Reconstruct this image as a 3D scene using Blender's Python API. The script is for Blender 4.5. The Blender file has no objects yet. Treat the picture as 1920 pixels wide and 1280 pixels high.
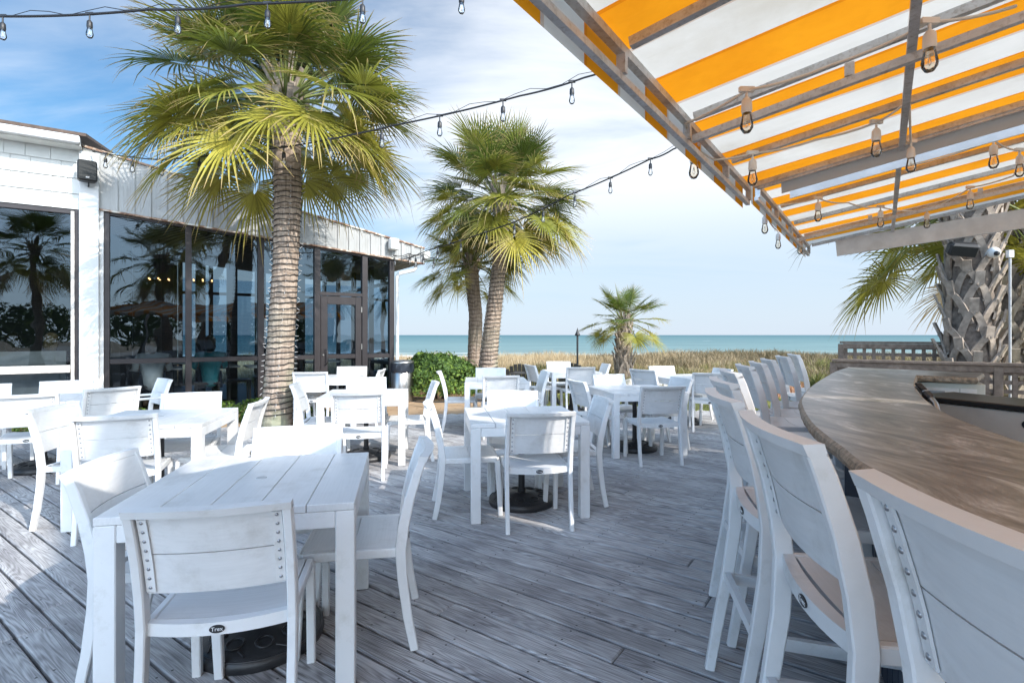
import bpy, math, random
import numpy as np
from mathutils import Vector, Matrix

R = math.radians
random.seed(7)
C = bpy.context.scene.collection
sc = bpy.context.scene

# ------------------------------------------------------------------ camera, sky, sun, exposure
CAMZ = 1.40
cd = bpy.data.cameras.new('camera')
cam = bpy.data.objects.new('camera', cd)
C.objects.link(cam)
cam.location = (0, 0, CAMZ)
cam.rotation_euler = (R(90), 0, 0)
cd.sensor_width = 36.0
cd.lens = 36.0 * 985 / 1920
cd.shift_y = -12 / 1920
cd.clip_start = 0.05
cd.clip_end = 60000
sc.camera = cam

SUN_EL = R(34.9)
SUN_H = Vector((0.779, -0.627))
world = bpy.data.worlds.new("World")
sc.world = world
world.use_nodes = True
wt = world.node_tree
for n_ in list(wt.nodes):
    wt.nodes.remove(n_)


def W(t, **kw):
    n = wt.nodes.new(t)
    for k, v in kw.items():
        setattr(n, k, v)
    return n


wout = W('ShaderNodeOutputWorld')
wbg = W('ShaderNodeBackground')
wbg.inputs['Strength'].default_value = 0.13
sky = W('ShaderNodeTexSky', sky_type='NISHITA')
sky.sun_disc = False
sky.sun_elevation = SUN_EL
sky.sun_rotation = math.atan2(SUN_H.x, SUN_H.y)
sky.air_density = 1.0
sky.dust_density = 0.6
sky.ozone_density = 2.0
wl = wt.links.new
tc = W('ShaderNodeTexCoord')
sep = W('ShaderNodeSeparateXYZ')
wl(tc.outputs['Generated'], sep.inputs[0])
zc = W('ShaderNodeMath', operation='ADD')
wl(sep.outputs['Z'], zc.inputs[0])
zc.inputs[1].default_value = 0.16
zm = W('ShaderNodeMath', operation='MAXIMUM')
wl(zc.outputs[0], zm.inputs[0])
zm.inputs[1].default_value = 0.05
dx = W('ShaderNodeMath', operation='DIVIDE')
wl(sep.outputs['X'], dx.inputs[0]); wl(zm.outputs[0], dx.inputs[1])
dy = W('ShaderNodeMath', operation='DIVIDE')
wl(sep.outputs['Y'], dy.inputs[0]); wl(zm.outputs[0], dy.inputs[1])
cmb = W('ShaderNodeCombineXYZ')
wl(dx.outputs[0], cmb.inputs[0]); wl(dy.outputs[0], cmb.inputs[1])
mapr = W('ShaderNodeMapping')
mapr.inputs['Rotation'].default_value = (0, 0, R(35))
mapr.inputs['Scale'].default_value = (0.42, 1.15, 1)
wl(cmb.outputs[0], mapr.inputs[0])
n1 = W('ShaderNodeTexNoise')
n1.inputs['Scale'].default_value = 1.25
n1.inputs['Detail'].default_value = 9
n1.inputs['Roughness'].default_value = 0.56
n1.inputs['Distortion'].default_value = 0.7
wl(mapr.outputs[0], n1.inputs['Vector'])
n2 = W('ShaderNodeTexNoise')
n2.inputs['Scale'].default_value = 0.55
n2.inputs['Detail'].default_value = 3
wl(cmb.outputs[0], n2.inputs['Vector'])
# more cloud towards +x (the right-hand, hazier side of the sky)
gx = W('ShaderNodeMapRange')
wl(sep.outputs['X'], gx.inputs[0])
gx.inputs[1].default_value = -0.75
gx.inputs[2].default_value = -0.05
gx.inputs[3].default_value = -0.24
gx.inputs[4].default_value = 0.22
ad1 = W('ShaderNodeMath', operation='ADD')
wl(n1.outputs['Fac'], ad1.inputs[0]); wl(gx.outputs[0], ad1.inputs[1])
m2 = W('ShaderNodeMath', operation='MULTIPLY_ADD')
wl(n2.outputs['Fac'], m2.inputs[0]); m2.inputs[1].default_value = 0.5
wl(ad1.outputs[0], m2.inputs[2])
cr = W('ShaderNodeMapRange', interpolation_type='SMOOTHSTEP')
wl(m2.outputs[0], cr.inputs[0])
cr.inputs[1].default_value = 0.58
cr.inputs[2].default_value = 1.02
cr.inputs[3].default_value = 0.04
cr.inputs[4].default_value = 0.88
# thin veil that lifts the horizon to a pale blue-white
hz = W('ShaderNodeMapRange', interpolation_type='SMOOTHSTEP')
wl(sep.outputs['Z'], hz.inputs[0])
hz.inputs[1].default_value = 0.0
hz.inputs[2].default_value = 0.30
hz.inputs[3].default_value = 0.12
hz.inputs[4].default_value = 1.0
cm = W('ShaderNodeMath', operation='MULTIPLY')
wl(cr.outputs[0], cm.inputs[0]); wl(hz.outputs[0], cm.inputs[1])
mix = W('ShaderNodeMix', data_type='RGBA')
tint = W('ShaderNodeMix', data_type='RGBA', blend_type='MULTIPLY')
tint.inputs['Factor'].default_value = 1.0
tint.inputs['B'].default_value = (0.29, 0.54, 0.64, 1)
wl(sky.outputs[0], tint.inputs['A'])
zn = W('ShaderNodeMapRange', interpolation_type='SMOOTHSTEP')
wl(sep.outputs['Z'], zn.inputs[0])
zn.inputs[1].default_value = 0.50
zn.inputs[2].default_value = 0.85
zn.inputs[3].default_value = 1.0
zn.inputs[4].default_value = 0.22
cm2 = W('ShaderNodeMath', operation='MULTIPLY')
wl(cm.outputs[0], cm2.inputs[0]); wl(zn.outputs[0], cm2.inputs[1])
wl(cm2.outputs[0], mix.inputs['Factor'])
wl(tint.outputs['Result'], mix.inputs['A'])
mix.inputs['B'].default_value = (4.5, 4.65, 4.85, 1)
# pale blue air low over the sea
hb = W('ShaderNodeMapRange', interpolation_type='SMOOTHSTEP')
wl(sep.outputs['Z'], hb.inputs[0])
hb.inputs[1].default_value = 0.0
hb.inputs[2].default_value = 0.34
hb.inputs[3].default_value = 0.88
hb.inputs[4].default_value = 0.0
mixh = W('ShaderNodeMix', data_type='RGBA')
wl(hb.outputs[0], mixh.inputs['Factor'])
wl(mix.outputs['Result'], mixh.inputs['A'])
mixh.inputs['B'].default_value = (2.85, 3.18, 3.70, 1)
# sky behind the camera brightened as added fill for the shaded chair backs
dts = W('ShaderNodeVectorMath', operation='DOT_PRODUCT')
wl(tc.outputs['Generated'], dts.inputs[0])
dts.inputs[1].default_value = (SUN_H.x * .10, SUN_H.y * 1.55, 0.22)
rear_fill = W('ShaderNodeMapRange', interpolation_type='SMOOTHSTEP')
wl(dts.outputs['Value'], rear_fill.inputs[0])
rear_fill.inputs[1].default_value = 0.0
rear_fill.inputs[2].default_value = 1.0
rear_fill.inputs[3].default_value = 1.0
rear_fill.inputs[4].default_value = 4.6
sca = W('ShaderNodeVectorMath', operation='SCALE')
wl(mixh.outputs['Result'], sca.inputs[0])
wl(rear_fill.outputs[0], sca.inputs['Scale'])
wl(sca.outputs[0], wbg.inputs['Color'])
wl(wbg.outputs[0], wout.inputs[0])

sl = bpy.data.lights.new('sun', 'SUN')
sl.energy = 3.0
sl.angle = R(0.53)
sl.color = (1.0, 0.945, 0.87)
so = bpy.data.objects.new('sun', sl)
C.objects.link(so)
sdir = Vector((SUN_H.x * math.cos(SUN_EL), SUN_H.y * math.cos(SUN_EL), math.sin(SUN_EL)))
so.rotation_euler = (-sdir).to_track_quat('-Z', 'Y').to_euler()
so.location = sdir * 40

sc.view_settings.view_transform = 'Standard'
sc.view_settings.look = 'None'
sc.view_settings.gamma = 1
sc.view_settings.exposure = 1.05
sc.render.engine = 'CYCLES'
sc.cycles.max_bounces = 8
sc.cycles.transparent_max_bounces = 24

# ------------------------------------------------------------------ frames
UU = Vector((-0.817, 0.577, 0))     # along the deck boards / rafters
VV = Vector((0.577, 0.817, 0))      # along the bar and the awning eave


def ST(s, t, z=0.0):
    return Vector((VV.x * s + UU.x * t, VV.y * s + UU.y * t, z))


WO = Vector((-7.0, 9.05, 0))
WW = Vector((0.834, 0.552, 0))      # along the glazed wall
WN = Vector((0.552, -0.834, 0))     # outwards


def WA(a, o=0.0, z=0.0):
    return WO + WW * a + WN * o + Vector((0, 0, z))


Z = Vector((0, 0, 1))

# ------------------------------------------------------------------ mesh helpers


class MB:
    def __init__(self):
        self.v = []
        self.f = []
        self.sm = []

    def add(self, vs, fs, smooth=False):
        b = len(self.v)
        self.v.extend([tuple(x) for x in vs])
        self.f.extend([tuple(i + b for i in f) for f in fs])
        self.sm.extend([smooth] * len(fs))
        return self

    def box(self, c, size, ax=(1, 0, 0), ay=(0, 1, 0), az=(0, 0, 1), ch=0.0):
        """box centred at c; ch = chamfer of the eight corner edges parallel to az and the rims"""
        c = Vector(c); ax = Vector(ax).normalized(); ay = Vector(ay).normalized(); az = Vector(az).normalized()
        hx, hy, hz = size[0] / 2, size[1] / 2, size[2] / 2
        if ch <= 0:
            vs = []
            for sz in (-1, 1):
                for sx, sy in ((-1, -1), (1, -1), (1, 1), (-1, 1)):
                    vs.append(c + ax * sx * hx + ay * sy * hy + az * sz * hz)
            self.add(vs, [(3, 2, 1, 0), (4, 5, 6, 7), (0, 1, 5, 4), (1, 2, 6, 5), (2, 3, 7, 6), (3, 0, 4, 7)])
            return self
        ch = min(ch, hx * .9, hy * .9, hz * .9)

        def ring(x, y, k, z):
            pts = [(-x + k, -y), (x - k, -y), (x, -y + k), (x, y - k), (x - k, y), (-x + k, y), (-x, y - k), (-x, -y + k)]
            return [c + ax * p[0] + ay * p[1] + az * z for p in pts]
        rs = ring(hx - ch, hy - ch, ch * .6, -hz) + ring(hx, hy, ch, -hz + ch) + ring(hx, hy, ch, hz - ch) + ring(hx - ch, hy - ch, ch * .6, hz)
        fs = [tuple(range(7, -1, -1)), tuple(range(24, 32))]
        for r in range(3):
            for i in range(8):
                j = (i + 1) % 8
                fs.append((r * 8 + i, r * 8 + j, r * 8 + 8 + j, r * 8 + 8 + i))
        self.add(rs, fs)
        return self

    def beam(self, p, q, w, h, up=(0, 0, 1), ch=0.0):
        """rectangular bar from p to q; w across, h along 'up'"""
        p = Vector(p); q = Vector(q)
        d = (q - p)
        L = d.length
        d.normalize()
        upv = Vector(up)
        s = d.cross(upv)
        if s.length < 1e-5:
            s = d.cross(Vector((1, 0, 0)))
        s.normalize()
        u = s.cross(d).normalized()
        return self.box((p + q) / 2, (w, h, L), s, u, d, ch)

    def tube(self, pts, r, n=8, cap=True, smooth=True):
        pts = [Vector(p) for p in pts]
        m = len(pts)
        rr = r if isinstance(r, (list, tuple)) else [r] * m
        rings = []
        prev = None
        for i, p in enumerate(pts):
            d = (pts[min(i + 1, m - 1)] - pts[max(i - 1, 0)])
            if d.length < 1e-9:
                d = Vector((0, 0, 1))
            d.normalize()
            if prev is None:
                a = d.cross(Vector((0, 0, 1)))
                if a.length < 1e-3:
                    a = d.cross(Vector((0, 1, 0)))
                a.normalize()
            else:
                a = prev - d * prev.dot(d)
                a.normalize()
            prev = a
            b = d.cross(a)
            rings.append([p + (a * math.cos(2 * math.pi * k / n) + b * math.sin(2 * math.pi * k / n)) * rr[i] for k in range(n)])
        vs = [v for rg in rings for v in rg]
        fs = []
        for i in range(m - 1):
            for k in range(n):
                k2 = (k + 1) % n
                fs.append((i * n + k, i * n + k2, (i + 1) * n + k2, (i + 1) * n + k))
        self.add(vs, fs, smooth)
        if cap:
            self.add(rings[0], [tuple(range(n - 1, -1, -1))])
            self.add(rings[-1], [tuple(range(n))])
        return self

    def lathe(self, c, prof, n=24, smooth=True, ax=None):
        """prof: list of (r, z) about c, axis z (or ax)"""
        c = Vector(c)
        if ax is None:
            X, Y, A = Vector((1, 0, 0)), Vector((0, 1, 0)), Z
        else:
            A = Vector(ax).normalized()
            X = A.cross(Vector((0, 0, 1)))
            if X.length < 1e-3:
                X = A.cross(Vector((0, 1, 0)))
            X.normalize(); Y = A.cross(X)
        vs, fs = [], []
        for (r, z) in prof:
            for k in range(n):
                t = 2 * math.pi * k / n
                vs.append(c + X * r * math.cos(t) + Y * r * math.sin(t) + A * z)
        for i in range(len(prof) - 1):
            for k in range(n):
                k2 = (k + 1) % n
                fs.append((i * n + k, i * n + k2, (i + 1) * n + k2, (i + 1) * n + k))
        self.add(vs, fs, smooth)
        self.add(vs[:n], [tuple(range(n - 1, -1, -1))])
        self.add(vs[-n:], [tuple(range(n))])
        return self

    def poly(self, pts):
        self.add(pts, [tuple(range(len(pts)))])
        return self

    def prism(self, pts, ext):
        """closed solid from a planar loop pts extruded by vector ext"""
        n = len(pts)
        ext = Vector(ext)
        p2 = [Vector(p) + ext for p in pts]
        fs = [tuple(range(n - 1, -1, -1)), tuple(range(n, 2 * n))]
        for i in range(n):
            j = (i + 1) % n
            fs.append((i, j, n + j, n + i))
        self.add(list(pts) + p2, fs)
        return self

    def grid(self, fn, nu, nv, smooth=True):
        vs = [fn(i / nu, j / nv) for i in range(nu + 1) for j in range(nv + 1)]
        fs = []
        for i in range(nu):
            for j in range(nv):
                a = i * (nv + 1) + j
                fs.append((a, a + nv + 1, a + nv + 2, a + 1))
        self.add(vs, fs, smooth)
        return self

    def slab(self, fn, thick, nu, nv):
        """curved panel: fn(u,v)->(point); thick vector function or const vector"""
        top = [Vector(fn(i / nu, j / nv)) for i in range(nu + 1) for j in range(nv + 1)]
        th = Vector(thick)
        bot = [p + th for p in top]
        N = len(top)
        fs = []
        st = nv + 1
        for i in range(nu):
            for j in range(nv):
                a = i * st + j
                fs.append((a, a + st, a + st + 1, a + 1))
                fs.append((N + a, N + a + 1, N + a + st + 1, N + a + st))
        for i in range(nu):
            a = i * st
            fs.append((a, N + a, N + a + st, a + st))
            a = i * st + nv
            fs.append((a, a + st, N + a + st, N + a))
        for j in range(nv):
            a = j
            fs.append((a, a + 1, N + a + 1, N + a))
            a = nu * st + j
            fs.append((a, N + a, N + a + 1, a + 1))
        self.add(top + bot, fs)
        return self

    def sphere(self, c, r, nu=8, nv=6, sc3=(1, 1, 1)):
        c = Vector(c)
        vs, fs = [], []
        for j in range(nv + 1):
            ph = math.pi * j / nv
            for i in range(nu):
                th = 2 * math.pi * i / nu
                vs.append(c + Vector((sc3[0] * r * math.sin(ph) * math.cos(th), sc3[1] * r * math.sin(ph) * math.sin(th), sc3[2] * r * math.cos(ph))))
        for j in range(nv):
            for i in range(nu):
                i2 = (i + 1) % nu
                fs.append((j * nu + i, j * nu + i2, (j + 1) * nu + i2, (j + 1) * nu + i)[::-1])
        self.add(vs, fs, True)
        return self

    def mesh(self, name):
        me = bpy.data.meshes.new(name)
        me.from_pydata(self.v, [], self.f)
        me.polygons.foreach_set('use_smooth', self.sm)
        me.update()
        return me

    def build(self, name, mat, parent=None):
        me = self.mesh(name)
        if mat:
            me.materials.append(mat)
        o = bpy.data.objects.new(name, me)
        C.objects.link(o)
        if parent is not None:
            o.parent = parent
        return o


def fix_normals(o):
    import bmesh
    bm = bmesh.new()
    bm.from_mesh(o.data)
    bmesh.ops.recalc_face_normals(bm, faces=bm.faces)
    bm.to_mesh(o.data)
    bm.free()


def tag(o, label, cat, group=None, kind=None):
    if label:
        o['label'] = label
    if cat:
        o['category'] = cat
    if group:
        o['group'] = group
    if kind:
        o['kind'] = kind
    return o


def struct(o):
    o['kind'] = 'structure'
    return o


def thing(name, label, cat, loc=(0, 0, 0), rz=0.0, group=None):
    o = bpy.data.objects.new(name, None)
    o.empty_display_size = 0.1
    C.objects.link(o)
    o.location = loc
    o.rotation_euler = (0, 0, rz)
    return tag(o, label, cat, group)


def dup(root, loc, rz, label, group=None):
    r = root.copy()
    C.objects.link(r)
    r.location = loc
    r.rotation_euler = (0, 0, rz)
    r['label'] = label
    if group:
        r['group'] = group
    for ch in list(root.children):
        c = ch.copy()
        C.objects.link(c)
        c.parent = r
        for g in ch.children:
            d = g.copy()
            C.objects.link(d)
            d.parent = c
    return r


# ------------------------------------------------------------------ materials


class NT:
    def __init__(self, name):
        self.m = bpy.data.materials.new(name)
        self.m.use_nodes = True
        self.t = self.m.node_tree
        self.b = self.t.nodes['Principled BSDF']
        self.out = self.t.nodes['Material Output']

    def n(self, ty, inp=None, **kw):
        x = self.t.nodes.new(ty)
        for k, v in kw.items():
            setattr(x, k, v)
        if inp:
            for k, v in inp.items():
                if hasattr(v, 'is_output') or isinstance(v, bpy.types.NodeSocket):
                    self.t.links.new(v, x.inputs[k])
                else:
                    x.inputs[k].default_value = v
        return x

    def l(self, a, b):
        self.t.links.new(a, b)

    def coord(self, which='Object', scale=(1, 1, 1), rot=(0, 0, 0)):
        tcn = self.n('ShaderNodeTexCoord')
        mp = self.n('ShaderNodeMapping', {'Vector': tcn.outputs[which], 'Scale': scale, 'Rotation': rot})
        return mp.outputs[0]

    def noise(self, vec, scale, detail=4, rough=.5, dist=0.0):
        return self.n('ShaderNodeTexNoise', {'Vector': vec, 'Scale': scale, 'Detail': detail, 'Roughness': rough, 'Distortion': dist})

    def ramp(self, fac, stops):
        r = self.n('ShaderNodeValToRGB', {'Fac': fac})
        e = r.color_ramp.elements
        while len(e) > 1:
            e.remove(e[-1])
        e[0].position = stops[0][0]
        e[0].color = (*stops[0][1], 1)
        for p, c in stops[1:]:
            x = e.new(p)
            x.color = (*c, 1)
        return r.outputs[0]

    def mixc(self, fac, a, b, blend='MIX'):
        m = self.n('ShaderNodeMix', data_type='RGBA', blend_type=blend)
        for k, v in (('Factor', fac), ('A', a), ('B', b)):
            if isinstance(v, bpy.types.NodeSocket):
                self.l(v, m.inputs[k])
            elif k == 'Factor':
                m.inputs[k].default_value = v
            else:
                m.inputs[k].default_value = (*v, 1)
        return m.outputs['Result']

    def math(self, op, a, b=0.0, c=None):
        m = self.n('ShaderNodeMath', operation=op)
        for i, v in enumerate((a, b, c)):
            if v is None:
                continue
            if isinstance(v, bpy.types.NodeSocket):
                self.l(v, m.inputs[i])
            else:
                m.inputs[i].default_value = v
        return m.outputs[0]

    def bump(self, h, strength=.2, dist=.01):
        b = self.n('ShaderNodeBump', {'Height': h, 'Strength': strength, 'Distance': dist})
        self.l(b.outputs[0], self.b.inputs['Normal'])
        return b

    def base(self, c):
        if isinstance(c, bpy.types.NodeSocket):
            self.l(c, self.b.inputs['Base Color'])
        else:
            self.b.inputs['Base Color'].default_value = (*c, 1)

    def set(self, rough=.5, metal=0.0, spec=None):
        self.b.inputs['Roughness'].default_value = rough
        self.b.inputs['Metallic'].default_value = metal
        if spec is not None:
            self.b.inputs['Specular IOR Level'].default_value = spec
        return self


def simple(name, col, rough=.5, metal=0.0, var=.12, scale=6.0, bump=0.0, bscale=40, spec=None):
    N = NT(name)
    N.set(rough, metal, spec)
    v = N.coord('Object')
    nz = N.noise(v, scale, 5, .6)
    d = tuple(max(0, c * (1 - var)) for c in col)
    e = tuple(min(1, c * (1 + var * .6)) for c in col)
    N.base(N.ramp(nz.outputs['Fac'], [(.3, d), (.7, e)]))
    if bump:
        b2 = N.noise(v, bscale, 3)
        N.bump(b2.outputs['Fac'], bump, .004)
    return N.m


M = {}


def mat_white():
    N = NT('white_powder_coat')
    N.set(.42)
    v = N.coord('Object')
    oi = N.n('ShaderNodeObjectInfo')
    nz = N.noise(v, 3.0, 6, .65)
    f = N.noise(v, 60.0, 2, .5)
    ca = N.ramp(nz.outputs['Fac'], [(.25, (.64, .64, .635)), (.55, (.72, .72, .72))])
    # scuffs and chips
    sc_ = N.noise(v, 22.0, 6, .7)
    chip = N.ramp(sc_.outputs['Fac'], [(.70, (0, 0, 0)), (.725, (1, 1, 1))])
    gr = N.noise(v, 7.0, 7, .7)
    gm = N.ramp(gr.outputs['Fac'], [(.30, (.84, .83, .80)), (.46, (1, 1, 1))])
    ca = N.mixc(1.0, ca, gm, 'MULTIPLY')
    ca = N.mixc(1.0, ca, N.ramp(oi.outputs['Random'], [(0, (.93, .93, .925)), (1, (1, 1, 1))]), 'MULTIPLY')
    cb = N.mixc(chip, ca, (.42, .42, .42))
    N.base(cb)
    N.bump(f.outputs['Fac'], .04, .002)
    return N.m


def mat_plank_white():
    N = NT('white_resin_plank')
    N.set(.36)
    v = N.coord('Object', (1, 1, 1))
    v2 = N.coord('Object', (160, 5, 60))
    nz = N.noise(v, 2.2, 5, .6)
    g = N.noise(v2, 1.0, 3, .5)
    ca = N.ramp(nz.outputs['Fac'], [(.25, (.64, .64, .64)), (.6, (.72, .72, .72))])
    st = N.ramp(g.outputs['Fac'], [(.3, (.93, .93, .93)), (.65, (1, 1, 1))])
    oi = N.n('ShaderNodeObjectInfo')
    off = N.n('ShaderNodeVectorMath', {0: v, 1: oi.outputs['Location']}, operation='ADD')
    gr = N.noise(off.outputs[0], 5.0, 7, .7)
    gm = N.ramp(gr.outputs['Fac'], [(.30, (.84, .83, .81)), (.47, (1, 1, 1))])
    ca = N.mixc(1.0, ca, gm, 'MULTIPLY')
    ca = N.mixc(1.0, ca, N.ramp(oi.outputs['Random'], [(0, (.92, .92, .915)), (1, (1, 1, 1))]), 'MULTIPLY')
    N.base(N.mixc(1.0, ca, st, 'MULTIPLY'))
    N.bump(g.outputs['Fac'], .10, .002)
    return N.m


M['white'] = mat_white()
M['plank'] = mat_plank_white()
M['steel'] = simple('rivet_steel', (.35, .36, .38), .3, .9)
M['black'] = simple('black_plastic', (.018, .018, .02), .45, 0, .3)
M['black_iron'] = simple('black_cast_resin', (.02, .02, .022), .42, 0, .3, 12, .25, 60)
M['badge_text'] = simple('badge_lettering', (.75, .75, .75), .4)
M['capgrey'] = simple('grey_cap', (.42, .42, .42), .5)


def mat_deck():
    N = NT('weathered_deck_board')
    N.set(.72)
    ang = math.atan2(UU.y, UU.x)
    geo = N.n('ShaderNodeNewGeometry')
    tcn = N.n('ShaderNodeTexCoord')
    mp = N.n('ShaderNodeMapping', {'Vector': tcn.outputs['Object'], 'Rotation': (0, 0, -ang)})
    ri = geo.outputs['Random Per Island']
    off = N.math('MULTIPLY', ri, 97.0)
    cx = N.n('ShaderNodeCombineXYZ', {'X': off, 'Y': off, 'Z': off})
    va = N.n('ShaderNodeVectorMath', {0: mp.outputs[0], 1: cx.outputs[0]}, operation='ADD')
    st = N.n('ShaderNodeMapping', {'Vector': va.outputs[0], 'Scale': (.75, 10.5, 1)})
    big = N.noise(st.outputs[0], 1.0, 1.6, .45, .15)
    lines = N.math('MULTIPLY', big.outputs['Fac'], 165.0)
    sn = N.math('SINE', lines)
    sn01 = N.math('MULTIPLY_ADD', sn, .5, .5)
    st2 = N.n('ShaderNodeMapping', {'Vector': va.outputs[0], 'Scale': (5.0, 190.0, 1)})
    fib = N.noise(st2.outputs[0], 1.0, 3, .6)
    st3 = N.n('ShaderNodeMapping', {'Vector': va.outputs[0], 'Scale': (1.1, 3.0, 1)})
    blot = N.noise(st3.outputs[0], 1.6, 5, .62)
    wear = N.noise(tcn.outputs['Object'], .75, 4, .6)
    light = N.mixc(fib.outputs['Fac'], (.50, .495, .49), (.70, .69, .68))
    dark = N.mixc(fib.outputs['Fac'], (.10, .093, .09), (.24, .225, .22))
    # bleached ridges against dark grain, stronger on some boards
    gs = N.math('MULTIPLY', sn01, N.math('MULTIPLY_ADD', ri, .30, .38))
    gr = N.math('ADD', gs, N.math('MULTIPLY', N.math('SUBTRACT', .55, fib.outputs['Fac']), 1.3))
    col = N.mixc(N.n('ShaderNodeClamp', {'Value': gr}).outputs[0], light, dark)
    bl = N.ramp(blot.outputs['Fac'], [(.33, (.46, .45, .47)), (.54, (1, 1, 1))])
    bl2 = N.mixc(.75, (1, 1, 1), bl)
    col = N.mixc(1.0, col, bl2, 'MULTIPLY')
    wr = N.ramp(wear.outputs['Fac'], [(.36, (.66, .64, .64)), (.60, (1.0, 1.0, 1.0))])
    col = N.mixc(1.0, col, wr, 'MULTIPLY')
    tn = N.ramp(ri, [(0, (.88, .88, .88)), (.5, (.96, .96, .97)), (1, (1.0, 1.0, 1.0))])
    col = N.mixc(1.0, col, tn, 'MULTIPLY')
    # knots / nail heads
    vor = N.n('ShaderNodeTexVoronoi', {'Vector': st.outputs[0], 'Scale': 1.1})
    kn = N.ramp(vor.outputs['Distance'], [(.03, (.25, .2, .17)), (.06, (1, 1, 1))])
    col = N.mixc(1.0, col, kn, 'MULTIPLY')
    # screw heads: two across every board, every 0.406 m along it
    sv = N.n('ShaderNodeVectorMath', {0: tcn.outputs['Object'], 1: (VV.x, VV.y, 0)}, operation='DOT_PRODUCT')
    tv = N.n('ShaderNodeVectorMath', {0: tcn.outputs['Object'], 1: (UU.x, UU.y, 0)}, operation='DOT_PRODUCT')
    fs_ = N.math('MULTIPLY', N.math('FRACT', N.math('DIVIDE', N.math('ADD', sv.outputs['Value'], 8.0), .142)), .142)
    da = N.math('SUBTRACT', N.math('ABSOLUTE', N.math('SUBTRACT', fs_, .071)), .042)
    db = N.math('SUBTRACT', N.math('MULTIPLY', N.math('FRACT', N.math('DIVIDE', N.math('ADD', tv.outputs['Value'], 40.0), .406)), .406), .203)
    rr2 = N.math('ADD', N.math('MULTIPLY', da, da), N.math('MULTIPLY', db, db))
    scr = N.math('LESS_THAN', rr2, .0052 ** 2)
    col = N.mixc(scr, col, (.05, .045, .045))
    N.base(col)
    h = N.math('ADD', N.math('MULTIPLY', sn01, -.5), fib.outputs['Fac'])
    N.bump(h, .4, .004)
    return N.m


M['deck'] = mat_deck()


def mat_counter():
    N = NT('streaked_stone')
    N.set(.30)
    v = N.coord('Object')
    w = N.noise(v, 1.4, 3, .5)
    wv = N.n('ShaderNodeMix', data_type='VECTOR')
    wv.inputs['Factor'].default_value = .2
    N.l(v, wv.inputs[4]); N.l(w.outputs['Color'], wv.inputs[5])
    st = N.n('ShaderNodeMapping', {'Vector': wv.outputs[1], 'Scale': (4.2, 1.25, 3), 'Rotation': (0, 0, R(10))})
    a = N.noise(st.outputs[0], 2.0, 10, .70, .9)
    st2 = N.n('ShaderNodeMapping', {'Vector': wv.outputs[1], 'Scale': (60, 9.0, 10), 'Rotation': (0, 0, R(6))})
    b = N.noise(st2.outputs[0], 1.0, 5, .6)
    c1 = N.ramp(a.outputs['Fac'], [(.30, (.05, .043, .04)), (.41, (.14, .118, .10)), (.50, (.225, .195, .165)), (.58, (.37, .345, .32)), (.66, (.64, .63, .61))])
    c2 = N.ramp(b.outputs['Fac'], [(.3, (.55, .52, .5)), (.62, (1.1, 1.1, 1.1))])
    N.base(N.mixc(.8, c1, N.mixc(1.0, c1, c2, 'MULTIPLY')))
    N.bump(b.outputs['Fac'], .05, .002)
    return N.m


M['counter'] = mat_counter()
M['counter_edge'] = simple('chiselled_stone_edge', (.30, .25, .19), .6, 0, .5, 45, .8, 60)
M['navy'] = simple('navy_painted_boards', (.02, .035, .06), .5, 0, .3, 3)
M['cabinet'] = simple('pale_cabinet_paint', (.55, .58, .54), .5)
M['cooler_top'] = simple('black_cooler_top', (.02, .02, .02), .3)


def mat_brushed():
    N = NT('brushed_stainless')
    N.set(.30, 1.0)
    v = N.coord('Object', (2, 2, 220))
    nz = N.noise(v, 1.0, 3)
    N.base(N.ramp(nz.outputs['Fac'], [(.3, (.30, .285, .27)), (.7, (.44, .42, .40))]))
    return N.m


M['stainless'] = mat_brushed()


def mat_fabric():
    N = NT('striped_awning_fabric')
    tcn = N.n('ShaderNodeTexCoord')
    # distance along the eave decides the stripe: 0.2 m bands woven into the cloth
    dt = N.n('ShaderNodeVectorMath', {0: tcn.outputs['Object'], 1: (VV.x, VV.y, 0)}, operation='DOT_PRODUCT')
    q = N.math('DIVIDE', N.math('SUBTRACT', dt.outputs['Value'], 1.19), 0.416)
    fr = N.math('FRACT', q)
    lt = N.math('LESS_THAN', fr, .5)
    nz = N.noise(tcn.outputs['Object'], 3.0, 5, .6)
    wv = N.noise(tcn.outputs['Object'], 350.0, 1)
    wh = N.ramp(nz.outputs['Fac'], [(.3, (.69, .645, .57)), (.7, (.78, .735, .655))])
    orr = N.ramp(nz.outputs['Fac'], [(.3, (.80, .27, .008)), (.7, (.92, .35, .012))])
    col = N.mixc(lt, wh, orr)
    # sewn overlaps along every stripe edge, and old water stains
    f2 = N.math('FRACT', N.math('MULTIPLY', q, 2.0))
    seam = N.math('LESS_THAN', f2, .075)
    col = N.mixc(N.math('MULTIPLY', seam, .75), col, N.mixc(1.0, col, (.80, .62, .52), 'MULTIPLY'))
    sta = N.noise(tcn.outputs['Object'], 1.3, 7, .68)
    col = N.mixc(1.0, col, N.ramp(sta.outputs['Fac'], [(.34, (.86, .83, .78)), (.52, (1, 1, 1))]), 'MULTIPLY')
    N.base(col)
    N.set(.85)
    tr = N.n('ShaderNodeBsdfTranslucent', {'Color': col})
    mx = N.n('ShaderNodeMixShader', {'Fac': .60, 1: N.b.outputs[0], 2: tr.outputs[0]})
    N.l(mx.outputs[0], N.out.inputs['Surface'])
    N.bump(wv.outputs['Fac'], .05, .002)
    return N.m


M['fabric'] = mat_fabric()


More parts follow.
